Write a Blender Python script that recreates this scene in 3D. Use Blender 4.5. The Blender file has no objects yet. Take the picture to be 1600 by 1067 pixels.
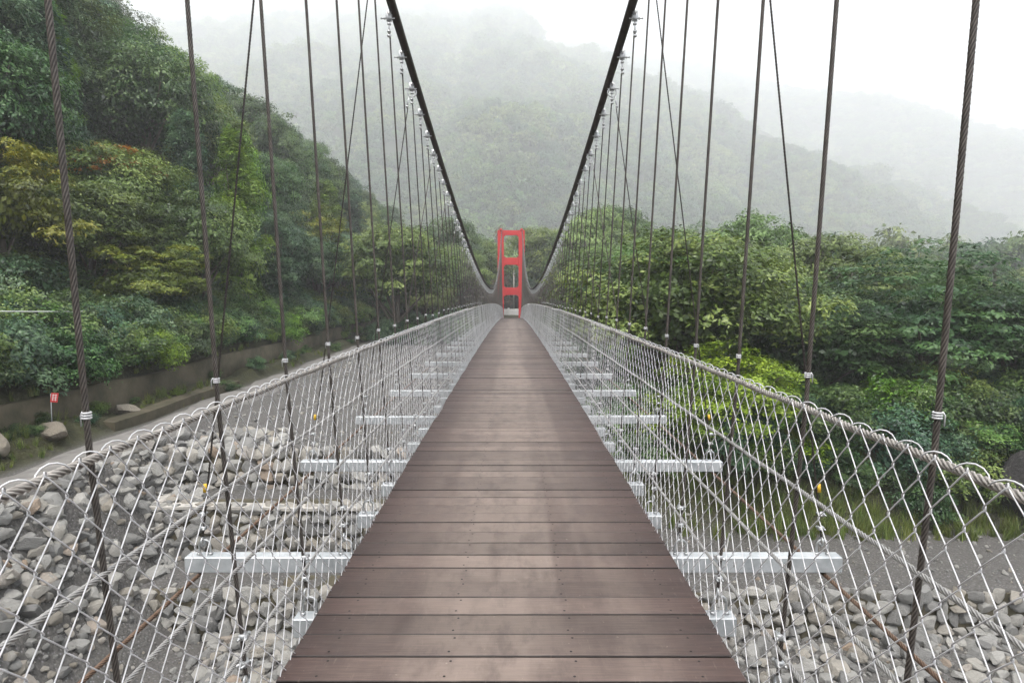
import bpy, math, random
import numpy as np
from mathutils import Vector, Matrix

S = bpy.context.scene
R = math.radians
rng = np.random.default_rng(7)
random.seed(7)
C = S.collection

# ------------------------------------------------------------------ camera
EYE = 1.6
PITCH = 4.77
cam_d = bpy.data.cameras.new('camera')
cam = bpy.data.objects.new('camera', cam_d)
C.objects.link(cam)
cam.location = (0, 0, EYE)
cam.rotation_euler = (R(90 - PITCH), 0, 0)
cam_d.sensor_width = 36
cam_d.lens = 22.5
cam_d.clip_start = 0.05
cam_d.clip_end = 6000
S.camera = cam

# ------------------------------------------------------------------ sky, sun, exposure (overcast)
SUN_EL, SUN_AZ = 70, 195
w = bpy.data.worlds.new('World')
S.world = w
w.use_nodes = True
wn, wl = w.node_tree.nodes, w.node_tree.links
for n in list(wn):
    wn.remove(n)
sky = wn.new('ShaderNodeTexSky')
sky.sky_type = 'NISHITA'
sky.sun_disc = False
sky.sun_elevation = R(SUN_EL)
sky.sun_rotation = R(SUN_AZ)
sky.air_density = 1.0
sky.dust_density = 6.0
sky.ozone_density = 1.0
hs = wn.new('ShaderNodeHueSaturation')
hs.inputs['Saturation'].default_value = 0.45
bg = wn.new('ShaderNodeBackground')
bg.inputs['Strength'].default_value = 0.10
wo = wn.new('ShaderNodeOutputWorld')
wl.new(sky.outputs[0], hs.inputs['Color'])
wl.new(hs.outputs[0], bg.inputs['Color'])
wl.new(bg.outputs[0], wo.inputs['Surface'])

sd = bpy.data.lights.new('sun', 'SUN')
sd.energy = 1.5
sd.angle = R(35)
sd.color = (1.0, 0.985, 0.96)
sun = bpy.data.objects.new('sun', sd)
C.objects.link(sun)
az, el = R(SUN_AZ), R(SUN_EL)
sdir = Vector((math.sin(az) * math.cos(el), math.cos(az) * math.cos(el), math.sin(el)))
sun.rotation_euler = sdir.to_track_quat('Z', 'Y').to_euler()
sun.location = (0, 0, 500)

S.view_settings.view_transform = 'Standard'
S.view_settings.look = 'None'
S.view_settings.gamma = 1
S.view_settings.use_curve_mapping = False
S.view_settings.exposure = 1.9
S.render.engine = 'CYCLES'
cy = S.cycles
cy.max_bounces = 8
cy.diffuse_bounces = 3
cy.glossy_bounces = 2
cy.transmission_bounces = 3
cy.volume_bounces = 6
cy.transparent_max_bounces = 6
cy.use_denoising = True
cy.caustics_reflective = False
cy.caustics_refractive = False
cy.sample_clamp_indirect = 6
cy.use_adaptive_sampling = True
cy.adaptive_threshold = 0.015


# ------------------------------------------------------------------ helpers
def tag(o, label=None, cat=None, group=None, kind=None):
    if label: o['label'] = label
    if cat: o['category'] = cat
    if group: o['group'] = group
    if kind: o['kind'] = kind
    return o


def empty(name, loc=(0, 0, 0), rz=0.0, parent=None):
    o = bpy.data.objects.new(name, None)
    o.empty_display_size = 0.2
    C.objects.link(o)
    o.location = loc
    o.rotation_euler = (0, 0, rz)
    if parent: o.parent = parent
    return o


def obj(name, me, parent=None, loc=None, rot=None, scale=None):
    o = bpy.data.objects.new(name, me)
    C.objects.link(o)
    if parent: o.parent = parent
    if loc is not None: o.location = loc
    if rot is not None: o.rotation_euler = rot
    if scale is not None: o.scale = scale
    return o


class MB:
    """collects vertices and faces; build() makes one mesh"""
    def __init__(s):
        s.V, s.Q, s.T, s.A, s.n = [], [], [], [], 0

    def add(s, V, Q=None, T=None, a=None):
        V = np.asarray(V, float).reshape(-1, 3)
        s.V.append(V)
        if Q is not None and len(Q): s.Q.append(np.asarray(Q, int).reshape(-1, 4) + s.n)
        if T is not None and len(T): s.T.append(np.asarray(T, int).reshape(-1, 3) + s.n)
        s.A.append(np.zeros(len(V)) if a is None else np.broadcast_to(a, (len(V),)))
        s.n += len(V)
        return s

    def box(s, lo, hi, bevel=0.0):
        x0, y0, z0 = lo
        x1, y1, z1 = hi
        if bevel <= 0:
            V = [(x0, y0, z0), (x1, y0, z0), (x1, y1, z0), (x0, y1, z0), (x0, y0, z1), (x1, y0, z1), (x1, y1, z1), (x0, y1, z1)]
            Q = [(0, 3, 2, 1), (4, 5, 6, 7), (0, 1, 5, 4), (1, 2, 6, 5), (2, 3, 7, 6), (3, 0, 4, 7)]
            return s.add(V, Q)
        b = bevel
        import bmesh
        bm = bmesh.new()
        bmesh.ops.create_cube(bm, size=1)
        for v in bm.verts:
            v.co = Vector(((x0 + x1) / 2 + v.co.x * (x1 - x0), (y0 + y1) / 2 + v.co.y * (y1 - y0), (z0 + z1) / 2 + v.co.z * (z1 - z0)))
        bmesh.ops.bevel(bm, geom=bm.edges[:], offset=b, segments=1, affect='EDGES')
        bm.verts.ensure_lookup_table()
        V = [v.co[:] for v in bm.verts]
        Q = [[v.index for v in f.verts] for f in bm.faces if len(f.verts) == 4]
        T = [[v.index for v in f.verts] for f in bm.faces if len(f.verts) == 3]
        bm.free()
        return s.add(V, Q, T)

    def tube(s, P, r, sides=8, ref=None, cap=True, a=None):
        P = np.asarray(P, float)
        n = len(P)
        T = np.gradient(P, axis=0)
        T /= np.linalg.norm(T, axis=1)[:, None] + 1e-12
        if ref is None:
            m = np.abs(T).mean(0)
            ref = np.eye(3)[int(np.argmin(m))]
        N = np.cross(T, np.asarray(ref, float))
        N /= np.linalg.norm(N, axis=1)[:, None] + 1e-12
        B = np.cross(T, N)
        r = np.broadcast_to(np.asarray(r, float), (n,))
        ang = np.arange(sides) * 2 * np.pi / sides
        V = P[:, None, :] + r[:, None, None] * (np.cos(ang)[None, :, None] * N[:, None, :] + np.sin(ang)[None, :, None] * B[:, None, :])
        s.add(V.reshape(-1, 3), grid_faces(n, sides), caps(n, sides) if cap else None, a)
        return s

    def rope(s, P, r, pitch=0.17, sides=18, lobes=6, step=0.02):
        P = np.asarray(P, float)
        d = np.concatenate([[0], np.cumsum(np.linalg.norm(np.diff(P, axis=0), axis=1))])
        n = max(3, int(d[-1] / step))
        t = np.linspace(0, d[-1], n)
        P = np.stack([np.interp(t, d, P[:, k]) for k in range(3)], 1)
        T = np.gradient(P, axis=0)
        T /= np.linalg.norm(T, axis=1)[:, None]
        ref = np.eye(3)[int(np.argmin(np.abs(T).mean(0)))]
        N = np.cross(T, ref)
        N /= np.linalg.norm(N, axis=1)[:, None]
        B = np.cross(T, N)
        tw = 2 * np.pi * t / pitch
        k = np.arange(sides)
        ang = k[None, :] * 2 * np.pi / sides + tw[:, None]
        per = sides // lobes
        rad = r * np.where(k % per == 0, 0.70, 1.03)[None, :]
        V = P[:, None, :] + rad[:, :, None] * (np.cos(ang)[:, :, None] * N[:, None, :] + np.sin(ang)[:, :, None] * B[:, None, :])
        s.add(V.reshape(-1, 3), grid_faces(n, sides), caps(n, sides), np.broadcast_to(np.where(k % per == 0, 0.0, 1.0)[None, :], (n, sides)).ravel())  # tint is zero in the grooves, where shade is coloured in
        return s

    def mesh(s, name, mat, smooth=True, attr=False):
        V = np.concatenate(s.V)
        Q = np.concatenate(s.Q) if s.Q else np.zeros((0, 4), int)
        T = np.concatenate(s.T) if s.T else np.zeros((0, 3), int)
        me = bpy.data.meshes.new(name)
        me.vertices.add(len(V))
        me.vertices.foreach_set('co', V.astype(np.float32).ravel())
        nl = Q.size + T.size
        me.loops.add(nl)
        me.loops.foreach_set('vertex_index', np.concatenate([Q.ravel(), T.ravel()]).astype(np.int32))
        me.polygons.add(len(Q) + len(T))
        me.polygons.foreach_set('loop_start', np.concatenate([np.arange(len(Q)) * 4, Q.size + np.arange(len(T)) * 3]).astype(np.int32))
        me.polygons.foreach_set('use_smooth', np.full(len(Q) + len(T), smooth))
        if attr:
            at = me.attributes.new('tint', 'FLOAT', 'POINT')
            at.data.foreach_set('value', np.concatenate(s.A).astype(np.float32))
        me.update(calc_edges=True)
        me.validate()
        if mat: me.materials.append(mat)
        return me

    def build(s, name, mat, parent=None, smooth=True, attr=False, **k):
        return obj(name, s.mesh(name, mat, smooth, attr), parent, **k)


def grid_faces(n, m, wrap=True):
    i = np.arange(n - 1)[:, None]
    j = np.arange(m if wrap else m - 1)[None, :]
    j2 = (j + 1) % m
    return np.stack([i * m + j, i * m + j2, (i + 1) * m + j2, (i + 1) * m + j], -1).reshape(-1, 4)


def caps(n, m):
    k = np.arange(1, m - 1)
    a = np.stack([np.zeros_like(k), k + 1, k], 1)
    b = np.stack([np.zeros_like(k), k, k + 1], 1) + (n - 1) * m
    return np.concatenate([a, b])


def arc(c, r, a0, a1, n, u, v):
    c, u, v = (np.asarray(q, float) for q in (c, u, v))
    t = np.linspace(a0, a1, n)
    return c + r * (np.cos(t)[:, None] * u + np.sin(t)[:, None] * v)


# value noise ---------------------------------------------------------------
def _h(i, j, seed):
    n = (i * 374761393 + j * 668265263 + seed * 974634777) & 0xffffffff
    n = ((n ^ (n >> 13)) * 1274126177) & 0xffffffff
    return ((n ^ (n >> 16)) & 0xffff) / 65535.0


def vnoise(x, y, seed=0):
    x = np.asarray(x, float)
    y = np.asarray(y, float)
    i = np.floor(x).astype(np.int64)
    j = np.floor(y).astype(np.int64)
    fx, fy = x - i, y - j
    fx, fy = fx * fx * (3 - 2 * fx), fy * fy * (3 - 2 * fy)
    a, b, c, d = _h(i, j, seed), _h(i + 1, j, seed), _h(i, j + 1, seed), _h(i + 1, j + 1, seed)
    return (a * (1 - fx) + b * fx) * (1 - fy) + (c * (1 - fx) + d * fx) * fy - 0.5


def fbm(x, y, seed=0, o=4):
    s, a = 0, 1.0
    for k in range(o):
        s = s + a * vnoise(np.asarray(x) * 2 ** k, np.asarray(y) * 2 ** k, seed + k)
        a *= 0.5
    return s


def smooth(a, b, x):
    t = np.clip((np.asarray(x, float) - a) / (b - a), 0, 1)
    return t * t * (3 - 2 * t)


# materials -------------------------------------------------------------------
class NT:
    def __init__(s, name):
        s.m = bpy.data.materials.new(name)
        s.m.use_nodes = True
        s.t = s.m.node_tree
        s.b = s.t.nodes['Principled BSDF']
        s.out = s.t.nodes['Material Output']

    def n(s, kind, **k):
        nd = s.t.nodes.new(kind)
        for a, v in k.items():
            setattr(nd, a, v)
        return nd

    def l(s, a, b):
        s.t.links.new(a, b)

    def set(s, sock, v):
        if isinstance(v, bpy.types.NodeSocket): s.l(v, sock)
        else: sock.default_value = v

    def math(s, op, a, b=0.0, clamp=False):
        nd = s.n('ShaderNodeMath', operation=op, use_clamp=clamp)
        s.set(nd.inputs[0], a)
        s.set(nd.inputs[1], b)
        return nd.outputs[0]

    def noise(s, vec, scale, detail=4, rough=0.55):
        nd = s.n('ShaderNodeTexNoise')
        nd.inputs['Scale'].default_value = scale
        nd.inputs['Detail'].default_value = detail
        nd.inputs['Roughness'].default_value = rough
        if vec is not None: s.l(vec, nd.inputs['Vector'])
        return nd.outputs['Fac']

    def ramp(s, fac, stops):
        nd = s.n('ShaderNodeValToRGB')
        e = nd.color_ramp.elements
        while len(e) < len(stops): e.new(0.5)
        for k, (p, c) in enumerate(stops):
            e[k].position = p
            e[k].color = (*c, 1) if len(c) == 3 else c
        s.l(fac, nd.inputs[0])
        return nd.outputs[0]

    def mix(s, fac, a, b, blend='MIX'):
        nd = s.n('ShaderNodeMix', data_type='RGBA', blend_type=blend)
        s.set(nd.inputs[0], fac)
        s.set(nd.inputs[6], a if isinstance(a, bpy.types.NodeSocket) else (*a, 1))
        s.set(nd.inputs[7], b if isinstance(b, bpy.types.NodeSocket) else (*b, 1))
        return nd.outputs[2]

    def mapping(s, vec, scale=(1, 1, 1), loc=None):
        nd = s.n('ShaderNodeMapping')
        s.l(vec, nd.inputs[0])
        nd.inputs['Scale'].default_value = scale
        if loc is not None: s.set(nd.inputs['Location'], loc)
        return nd.outputs[0]

    def coord(s, which='Object'):
        return s.n('ShaderNodeTexCoord').outputs[which]

    def pos(s):
        return s.n('ShaderNodeNewGeometry').outputs['Position']

    def rnd(s):
        return s.n('ShaderNodeObjectInfo').outputs['Random']

    def bump(s, h, strength=0.3, dist=0.01):
        nd = s.n('ShaderNodeBump')
        nd.inputs['Strength'].default_value = strength
        nd.inputs['Distance'].default_value = dist
        s.l(h, nd.inputs['Height'])
        s.l(nd.outputs[0], s.b.inputs['Normal'])

    def hsv(s, col, h=0.5, sat=1.0, v=1.0):
        nd = s.n('ShaderNodeHueSaturation')
        s.set(nd.inputs['Hue'], h)
        s.set(nd.inputs['Saturation'], sat)
        s.set(nd.inputs['Value'], v)
        s.l(col, nd.inputs['Color'])
        return nd.outputs[0]

    def fin(s, col, rough=0.6, metal=0.0, spec=0.5):
        s.set(s.b.inputs['Base Color'], col if isinstance(col, bpy.types.NodeSocket) else (*col, 1))
        s.set(s.b.inputs['Roughness'], rough)
        s.set(s.b.inputs['Metallic'], metal)
        s.b.inputs['Specular IOR Level'].default_value = spec
        return s.m


def mat_metal(name, c0, c1, rough=0.45, metal=0.6, scale=14, rust=None, rust_amt=0.5, groove_shade=None):
    t = NT(name)
    p = t.pos()
    f = t.noise(p, scale, 5, 0.6)
    col = t.ramp(f, [(0.3, c0), (0.7, c1)])
    if rust:
        f2 = t.noise(p, 7, 6, 0.7)
        m = t.ramp(f2, [(rust_amt, (0, 0, 0)), (rust_amt + 0.12, (1, 1, 1))])
        col = t.mix(m, col, rust)
    if groove_shade:
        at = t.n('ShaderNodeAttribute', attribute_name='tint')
        col = t.mix(at.outputs['Fac'], groove_shade, col)  # shade between the strands painted into the colour so the twist shows
    t.bump(t.noise(p, 180, 2), 0.12, 0.002)
    return t.fin(col, t.math('MULTIPLY_ADD', f, 0.25) if False else rough, metal)


def mat_wood():
    t = NT('weathered_plank_wood')
    oc = t.coord('Object')
    r = t.rnd()
    comb = t.n('ShaderNodeCombineXYZ')
    t.l(t.math('MULTIPLY', r, 37.0), comb.inputs[0])
    t.l(t.math('MULTIPLY', r, 91.0), comb.inputs[1])
    ov = t.n('ShaderNodeVectorMath', operation='ADD')
    t.l(oc, ov.inputs[0])
    t.l(comb.outputs[0], ov.inputs[1])
    g1 = t.noise(t.mapping(ov.outputs[0], (1.6, 26, 8)), 3.0, 7, 0.65)
    g2 = t.noise(t.mapping(ov.outputs[0], (3, 140, 20)), 3.0, 4, 0.6)
    blot = t.noise(t.mapping(ov.outputs[0], (1.0, 1.6, 1)), 2.6, 4, 0.55)
    base = t.ramp(g1, [(0.28, (0.040, 0.024, 0.021)), (0.5, (0.068, 0.043, 0.037)), (0.75, (0.100, 0.066, 0.055))])
    base = t.mix(t.math('MULTIPLY', t.math('SUBTRACT', g2, 0.42), 1.1, True), base, (0.05, 0.034, 0.030))
    # dust and wear down the walking line, streaked along the bridge
    p = t.pos()
    sep = t.n('ShaderNodeSeparateXYZ')
    t.l(p, sep.inputs[0])
    lane = t.noise(t.mapping(p, (2.6, 0.10, 0.1)), 1.0, 3, 0.6)
    lane = t.ramp(lane, [(0.42, (0, 0, 0)), (0.57, (1, 1, 1))])
    ax = t.math('ABSOLUTE', sep.outputs[0])
    mid = t.math('SUBTRACT', 1.05, t.math('MULTIPLY', ax, 1.15), True)
    wear = t.math('MULTIPLY', t.math('MULTIPLY_ADD', lane, 0.7, False), mid, True)
    ctr = t.math('SUBTRACT', 1.0, t.math('MULTIPLY', ax, 3.4), True)
    wear = t.math('ADD', wear, t.math('MULTIPLY', mid, 0.12))
    wear = t.math('ADD', wear, t.math('MULTIPLY', ctr, 0.45))
    wear = t.math('MULTIPLY', wear, t.math('ADD', 0.35, t.math('MULTIPLY', blot, 1.3)), True)
    col = t.mix(t.math('MULTIPLY', wear, 0.85, True), base, (0.215, 0.172, 0.146))
    spots = t.noise(p, 38, 2, 0.5)
    sp = t.ramp(spots, [(0.735, (0, 0, 0)), (0.77, (1, 1, 1))])
    col = t.mix(t.math('MULTIPLY', sp, 0.4), col, (0.45, 0.40, 0.34))
    dk = t.ramp(t.noise(p, 1.7, 5, 0.65), [(0.3, (1, 1, 1)), (0.45, (0, 0, 0))])
    col = t.mix(t.math('MULTIPLY', dk, 0.35), col, (0.055, 0.04, 0.036))
    gr = t.math('ADD', 0.55, t.math('ADD', t.math('MULTIPLY', g1, 0.55), t.math('MULTIPLY', g2, 0.35)))
    col = t.hsv(col, 0.5, 1.0, gr)
    st = t.ramp(t.noise(t.mapping(p, (3.2, 1.4, 1)), 2.2, 8, 0.72), [(0.36, (1, 1, 1)), (0.52, (0, 0, 0))])
    col = t.mix(t.math('MULTIPLY', st, 0.42), col, (0.050, 0.036, 0.032))
    so = t.n('ShaderNodeSeparateXYZ')
    t.l(oc, so.inputs[0])
    ed = t.math('MULTIPLY', t.math('SUBTRACT', t.math('ADD', t.math('ABSOLUTE', so.outputs[1]), t.math('MULTIPLY', g1, 0.008)), 0.0862), 400.0, True)
    col = t.mix(t.math('MULTIPLY', ed, 0.9), col, (0.012, 0.009, 0.008))
    scr = t.ramp(t.noise(t.mapping(p, (9, 1.3, 1)), 6.0, 5, 0.7), [(0.60, (0, 0, 0)), (0.72, (1, 1, 1))])
    col = t.mix(t.math('MULTIPLY', scr, 0.30), col, (0.26, 0.21, 0.175))
    col = t.hsv(col, 0.5, 1.08, t.math('ADD', 0.62, t.math('MULTIPLY', r, 0.40)))
    t.bump(t.math('ADD', g2, g1), 0.35, 0.004)
    return t.fin(col, t.math('ADD', 0.42, t.math('MULTIPLY', blot, 0.3)), 0, 0.45)


def mat_stone(name, stops, moss=0.0):
    t = NT(name)
    oc = t.coord('Object')
    r = t.rnd()
    col = t.ramp(r, stops)
    f = t.noise(oc, 2.2, 6, 0.65)
    f2 = t.noise(oc, 9, 5, 0.7)
    col = t.mix(t.math('MULTIPLY', f, 0.75), col, t.hsv(col, 0.5, 0.7, 0.45))
    col = t.mix(t.math('MULTIPLY', t.ramp(f2, [(0.55, (0, 0, 0)), (0.7, (1, 1, 1))]), 0.35), col, (0.36, 0.345, 0.31))
    t.bump(t.math('ADD', f, f2), 0.8, 0.06)
    return t.fin(col, 0.85, 0, 0.3)


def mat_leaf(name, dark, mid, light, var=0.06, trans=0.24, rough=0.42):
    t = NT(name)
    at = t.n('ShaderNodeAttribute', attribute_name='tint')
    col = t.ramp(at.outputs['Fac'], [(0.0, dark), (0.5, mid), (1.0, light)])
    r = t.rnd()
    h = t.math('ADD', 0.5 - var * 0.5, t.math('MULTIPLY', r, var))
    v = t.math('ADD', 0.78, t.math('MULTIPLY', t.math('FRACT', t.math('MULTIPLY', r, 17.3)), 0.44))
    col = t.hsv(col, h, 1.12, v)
    t.fin(col, rough, 0, 0.4)
    tr = t.n('ShaderNodeBsdfTranslucent')
    t.l(t.hsv(col, 0.49, 1.1, 1.5), tr.inputs['Color'])
    mx = t.n('ShaderNodeMixShader')
    mx.inputs[0].default_value = trans
    t.l(t.b.outputs[0], mx.inputs[1])
    t.l(tr.outputs[0], mx.inputs[2])
    t.l(mx.outputs[0], t.out.inputs['Surface'])
    return t.m


def mat_simple(name, c0, c1, scale=8, rough=0.8, bump=0.3, dist=0.02, spec=0.4, metal=0.0):
    t = NT(name)
    p = t.pos()
    f = t.noise(p, scale, 6, 0.65)
    t.bump(t.noise(p, scale * 5, 5, 0.6), bump, dist)
    return t.fin(t.ramp(f, [(0.3, c0), (0.7, c1)]), rough, metal, spec)


def mat_ground():
    t = NT('valley_ground')
    p = t.pos()
    big = t.noise(p, 0.35, 5, 0.6)
    med = t.noise(p, 2.4, 6, 0.65)
    fine = t.noise(p, 22, 5, 0.7)
    vor = t.n('ShaderNodeTexVoronoi')
    vor.inputs['Scale'].default_value = 13
    t.l(p, vor.inputs['Vector'])
    gravel = t.ramp(fine, [(0.3, (0.055, 0.053, 0.050)), (0.55, (0.10, 0.096, 0.089)), (0.78, (0.24, 0.23, 0.21))])
    gravel = t.mix(t.math('MULTIPLY', med, 0.6), gravel, (0.10, 0.095, 0.09))
    peb = t.ramp(vor.outputs['Distance'], [(0.12, (1, 1, 1)), (0.3, (0, 0, 0))])
    pc = t.hsv(vor.outputs['Color'], 0.5, 0.12, 0.4)
    gravel = t.mix(t.math('MULTIPLY', peb, 0.45), gravel, pc)
    soil = t.ramp(med, [(0.3, (0.018, 0.020, 0.009)), (0.55, (0.045, 0.045, 0.020)), (0.8, (0.035, 0.055, 0.014))])
    at = t.n('ShaderNodeAttribute', attribute_name='soil')
    m = t.math('ADD', at.outputs['Fac'], t.math('MULTIPLY', t.math('SUBTRACT', big, 0.5), 0.5), True)
    col = t.mix(m, gravel, soil)
    t.bump(t.math('ADD', t.math('ADD', fine, med), vor.outputs['Distance']), 0.7, 0.05)
    return t.fin(col, 0.9, 0, 0.25)


M = {}
M['wood'] = mat_wood()
M['screw'] = mat_simple('screw_dark', (0.006, 0.005, 0.005), (0.012, 0.011, 0.01), 30, 0.7, 0.1)
M['galv'] = mat_metal('galvanised_steel', (0.33, 0.355, 0.365), (0.54, 0.56, 0.57), 0.5, 0.4, 7, (0.20, 0.20, 0.195), 0.6)
M['galvw'] = mat_metal('galvanised_wire', (0.50, 0.50, 0.51), (0.68, 0.68, 0.69), 0.38, 0.25, 25)
M['fitting'] = mat_metal('bright_zinc_fitting', (0.34, 0.35, 0.35), (0.56, 0.57, 0.57), 0.35, 0.7, 30)
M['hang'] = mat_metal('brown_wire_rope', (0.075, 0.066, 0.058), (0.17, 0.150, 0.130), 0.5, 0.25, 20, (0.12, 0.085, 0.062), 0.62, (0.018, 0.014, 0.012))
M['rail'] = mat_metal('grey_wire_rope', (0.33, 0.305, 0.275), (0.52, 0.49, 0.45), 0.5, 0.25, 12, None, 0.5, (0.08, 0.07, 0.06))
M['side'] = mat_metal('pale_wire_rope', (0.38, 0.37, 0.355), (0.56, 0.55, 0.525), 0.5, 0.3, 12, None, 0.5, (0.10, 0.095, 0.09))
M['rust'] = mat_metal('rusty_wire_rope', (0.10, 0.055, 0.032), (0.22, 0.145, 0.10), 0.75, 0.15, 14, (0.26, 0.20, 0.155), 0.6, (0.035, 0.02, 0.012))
M['main'] = mat_metal('dark_wrapped_cable', (0.018, 0.013, 0.011), (0.05, 0.038, 0.032), 0.55, 0.1, 9)
M['red'] = mat_simple('red_tower_paint', (0.52, 0.012, 0.014), (0.62, 0.02, 0.022), 1.2, 0.45, 0.05, 0.004, 0.5)
M['conc'] = mat_simple('pale_concrete', (0.30, 0.28, 0.25), (0.46, 0.44, 0.40), 3, 0.85, 0.3)
M['mossconc'] = mat_simple('mossy_old_concrete', (0.030, 0.030, 0.014), (0.105, 0.088, 0.058), 1.3, 0.9, 0.5, 0.03)
M['road'] = mat_simple('dusty_road', (0.11, 0.105, 0.098), (0.21, 0.20, 0.185), 2.5, 0.9, 0.4, 0.02)
M['white'] = mat_simple('white_paint', (0.68, 0.68, 0.66), (0.8, 0.8, 0.79), 3, 0.6, 0.1)
M['redsign'] = mat_simple('red_sign_paint', (0.5, 0.03, 0.03), (0.62, 0.05, 0.05), 5, 0.5, 0.05)
M['orange'] = mat_simple('orange_cloth', (0.75, 0.22, 0.05), (0.9, 0.34, 0.10), 4, 0.7, 0.2)
M['yellow'] = mat_simple('yellow_tag', (0.55, 0.33, 0.02), (0.7, 0.45, 0.04), 9, 0.5, 0.1)
M['redtag'] = mat_simple('red_tag', (0.35, 0.02, 0.02), (0.5, 0.03, 0.03), 9, 0.6, 0.1)
M['stone'] = mat_stone('river_stone', [(0.0, (0.20, 0.198, 0.19)), (0.3, (0.32, 0.318, 0.30)), (0.6, (0.45, 0.44, 0.405)), (0.8, (0.36, 0.325, 0.265)), (0.93, (0.52, 0.51, 0.475)), (1.0, (0.36, 0.27, 0.19))])
M['boulder'] = mat_stone('brown_boulder', [(0.0, (0.20, 0.17, 0.125)), (1.0, (0.32, 0.285, 0.225))])
M['darkrock'] = mat_stone('dark_rock', [(0.0, (0.035, 0.033, 0.032)), (1.0, (0.055, 0.052, 0.05))])
M['ground'] = mat_ground()
M['floor'] = mat_simple('forest_floor', (0.012, 0.016, 0.007), (0.035, 0.045, 0.016), 0.8, 0.95, 0.5, 0.1, 0.2)
M['bark'] = mat_simple('tree_bark', (0.06, 0.048, 0.036), (0.17, 0.15, 0.12), 5, 0.9, 0.6, 0.03, 0.2)
M['palebark'] = mat_simple('pale_bark', (0.20, 0.18, 0.145), (0.36, 0.33, 0.28), 5, 0.85, 0.5, 0.02, 0.2)
M['lf_dark'] = mat_leaf('foliage_dark_green', (0.013, 0.031, 0.012), (0.051, 0.102, 0.035), (0.123, 0.192, 0.064))
M['lf_mid'] = mat_leaf('foliage_mid_green', (0.022, 0.046, 0.014), (0.088, 0.150, 0.042), (0.195, 0.270, 0.085))
M['lf_blue'] = mat_leaf('foliage_blue_green', (0.016, 0.037, 0.022), (0.059, 0.119, 0.062), (0.145, 0.220, 0.115))
M['lf_yel'] = mat_leaf('foliage_yellow_green', (0.034, 0.050, 0.010), (0.134, 0.172, 0.032), (0.304, 0.312, 0.070), 0.04)
M['lf_bright'] = mat_leaf('foliage_fresh_green', (0.031, 0.066, 0.010), (0.120, 0.214, 0.031), (0.246, 0.355, 0.070), 0.04)
M['lf_pale'] = mat_leaf('foliage_pale_green', (0.040, 0.060, 0.020), (0.145, 0.205, 0.072), (0.270, 0.345, 0.140), 0.05)
M['lf_orange'] = mat_leaf('foliage_orange_tips', (0.10, 0.06, 0.015), (0.27, 0.145, 0.03), (0.38, 0.22, 0.06), 0.03)
M['lf_brown'] = mat_leaf('foliage_dry_brown', (0.06, 0.04, 0.022), (0.15, 0.10, 0.06), (0.22, 0.155, 0.10), 0.03)
M['grass'] = mat_leaf('grass_blades', (0.045, 0.070, 0.016), (0.12, 0.165, 0.045), (0.26, 0.27, 0.11), 0.04, 0.25)


# ------------------------------------------------------------------ terrain
def deck_z(y):
    return -3.4e-4 * np.asarray(y, float) ** 2


HILL_X = -13.0


def ground_z(x, y):
    x = np.asarray(x, float)
    y = np.asarray(y, float)
    n1 = fbm(x * 0.5, y * 0.5, 3)
    n2 = fbm(x * 0.05, y * 0.05, 9)
    # left: three terraces stepping down to the camera, road embankment, bank, hillside
    T = -6.1 + 1.05 * smooth(13.62, 13.75, y) + 1.2 * smooth(15.52, 15.65, y) + 0.98 * smooth(17.32, 17.45, y) + 0.25 * smooth(19, 30, y) + 0.10 * n1
    T = T - 0.5 * smooth(12.5, 6, y)
    E = -2.62 - 2.4 * np.clip((x + 9.85) / 1.5, 0, 1) - 3.0 * np.clip((x + 8.35) / 3, 0, 1)
    L = np.maximum(T, E)
    L = np.where(x < -9.85, -2.62 + 0.02 * n1, L)
    bank = -2.62 + 0.35 * smooth(-11.6, -12.3, x) + 0.35 * n1 * smooth(-11.5, -12.2, x)
    L = np.where(x < -11.5, bank, L)
    hh = np.clip(HILL_X - x, 0, None)
    up = 0.36 * hh + 0.70 * np.clip(hh - 5, 0, None)
    cap = 39 + 10 * n2
    up = cap * (1 - np.exp(-up / cap * 1.15))
    up = up * (1 - 0.85 * smooth(105, 175, y)) + 2.6 * fbm(x * 0.11, y * 0.11, 21) * smooth(2, 12, hh)
    L = np.where(x < HILL_X, -1.35 + up, L)
    # right: rubble apron, gravel shelf, grassy bank, wooded flat
    Rr = -7.3 + 0.75 * smooth(9, 13.8, y) + 1.1 * smooth(14.42, 14.56, y) + 0.08 * n1
    bk = 17.4 + 0.06 * (x - 8) + 1.2 * vnoise(x * 0.25, y * 0 + 5, 4)
    Rr = Rr + (2.3 + 0.5 * n1) * smooth(bk, bk + 2.6, y) + 0.35 * smooth(25, 60, y) + 0.9 * n2 * smooth(22, 40, y)
    Rr = Rr + 0.10 * np.clip(x - 22, 0, 60) * smooth(18, 30, y)
    b = smooth(-2.6, 2.4, x)
    z = L * (1 - b) + Rr * b
    far = smooth(66, 76, y) * smooth(-13.2, -11.5, x)
    z = z * (1 - far) + (-2.25 + 0.05 * n1) * far
    return z


def soil_mask(x, y):
    s = smooth(-11.3, -11.9, x) + smooth(17.3, 18.6, y - 0.06 * (x - 8)) * smooth(2, 4, x) + smooth(45, 70, y)
    return np.clip(s, 0, 1)


def heightfield(name, xs, ys, fz, mat, parent=None, mask=None):
    X, Y = np.meshgrid(xs, ys)
    Z = fz(X, Y)
    mb = MB()
    mb.add(np.stack([X, Y, Z], -1).reshape(-1, 3), grid_faces(len(ys), len(xs), False))
    o = mb.build(name, mat, parent)
    if mask is not None:
        at = o.data.attributes.new('soil', 'FLOAT', 'POINT')
        at.data.foreach_set('value', mask(X, Y).ravel().astype(np.float32))
    return o


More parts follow.
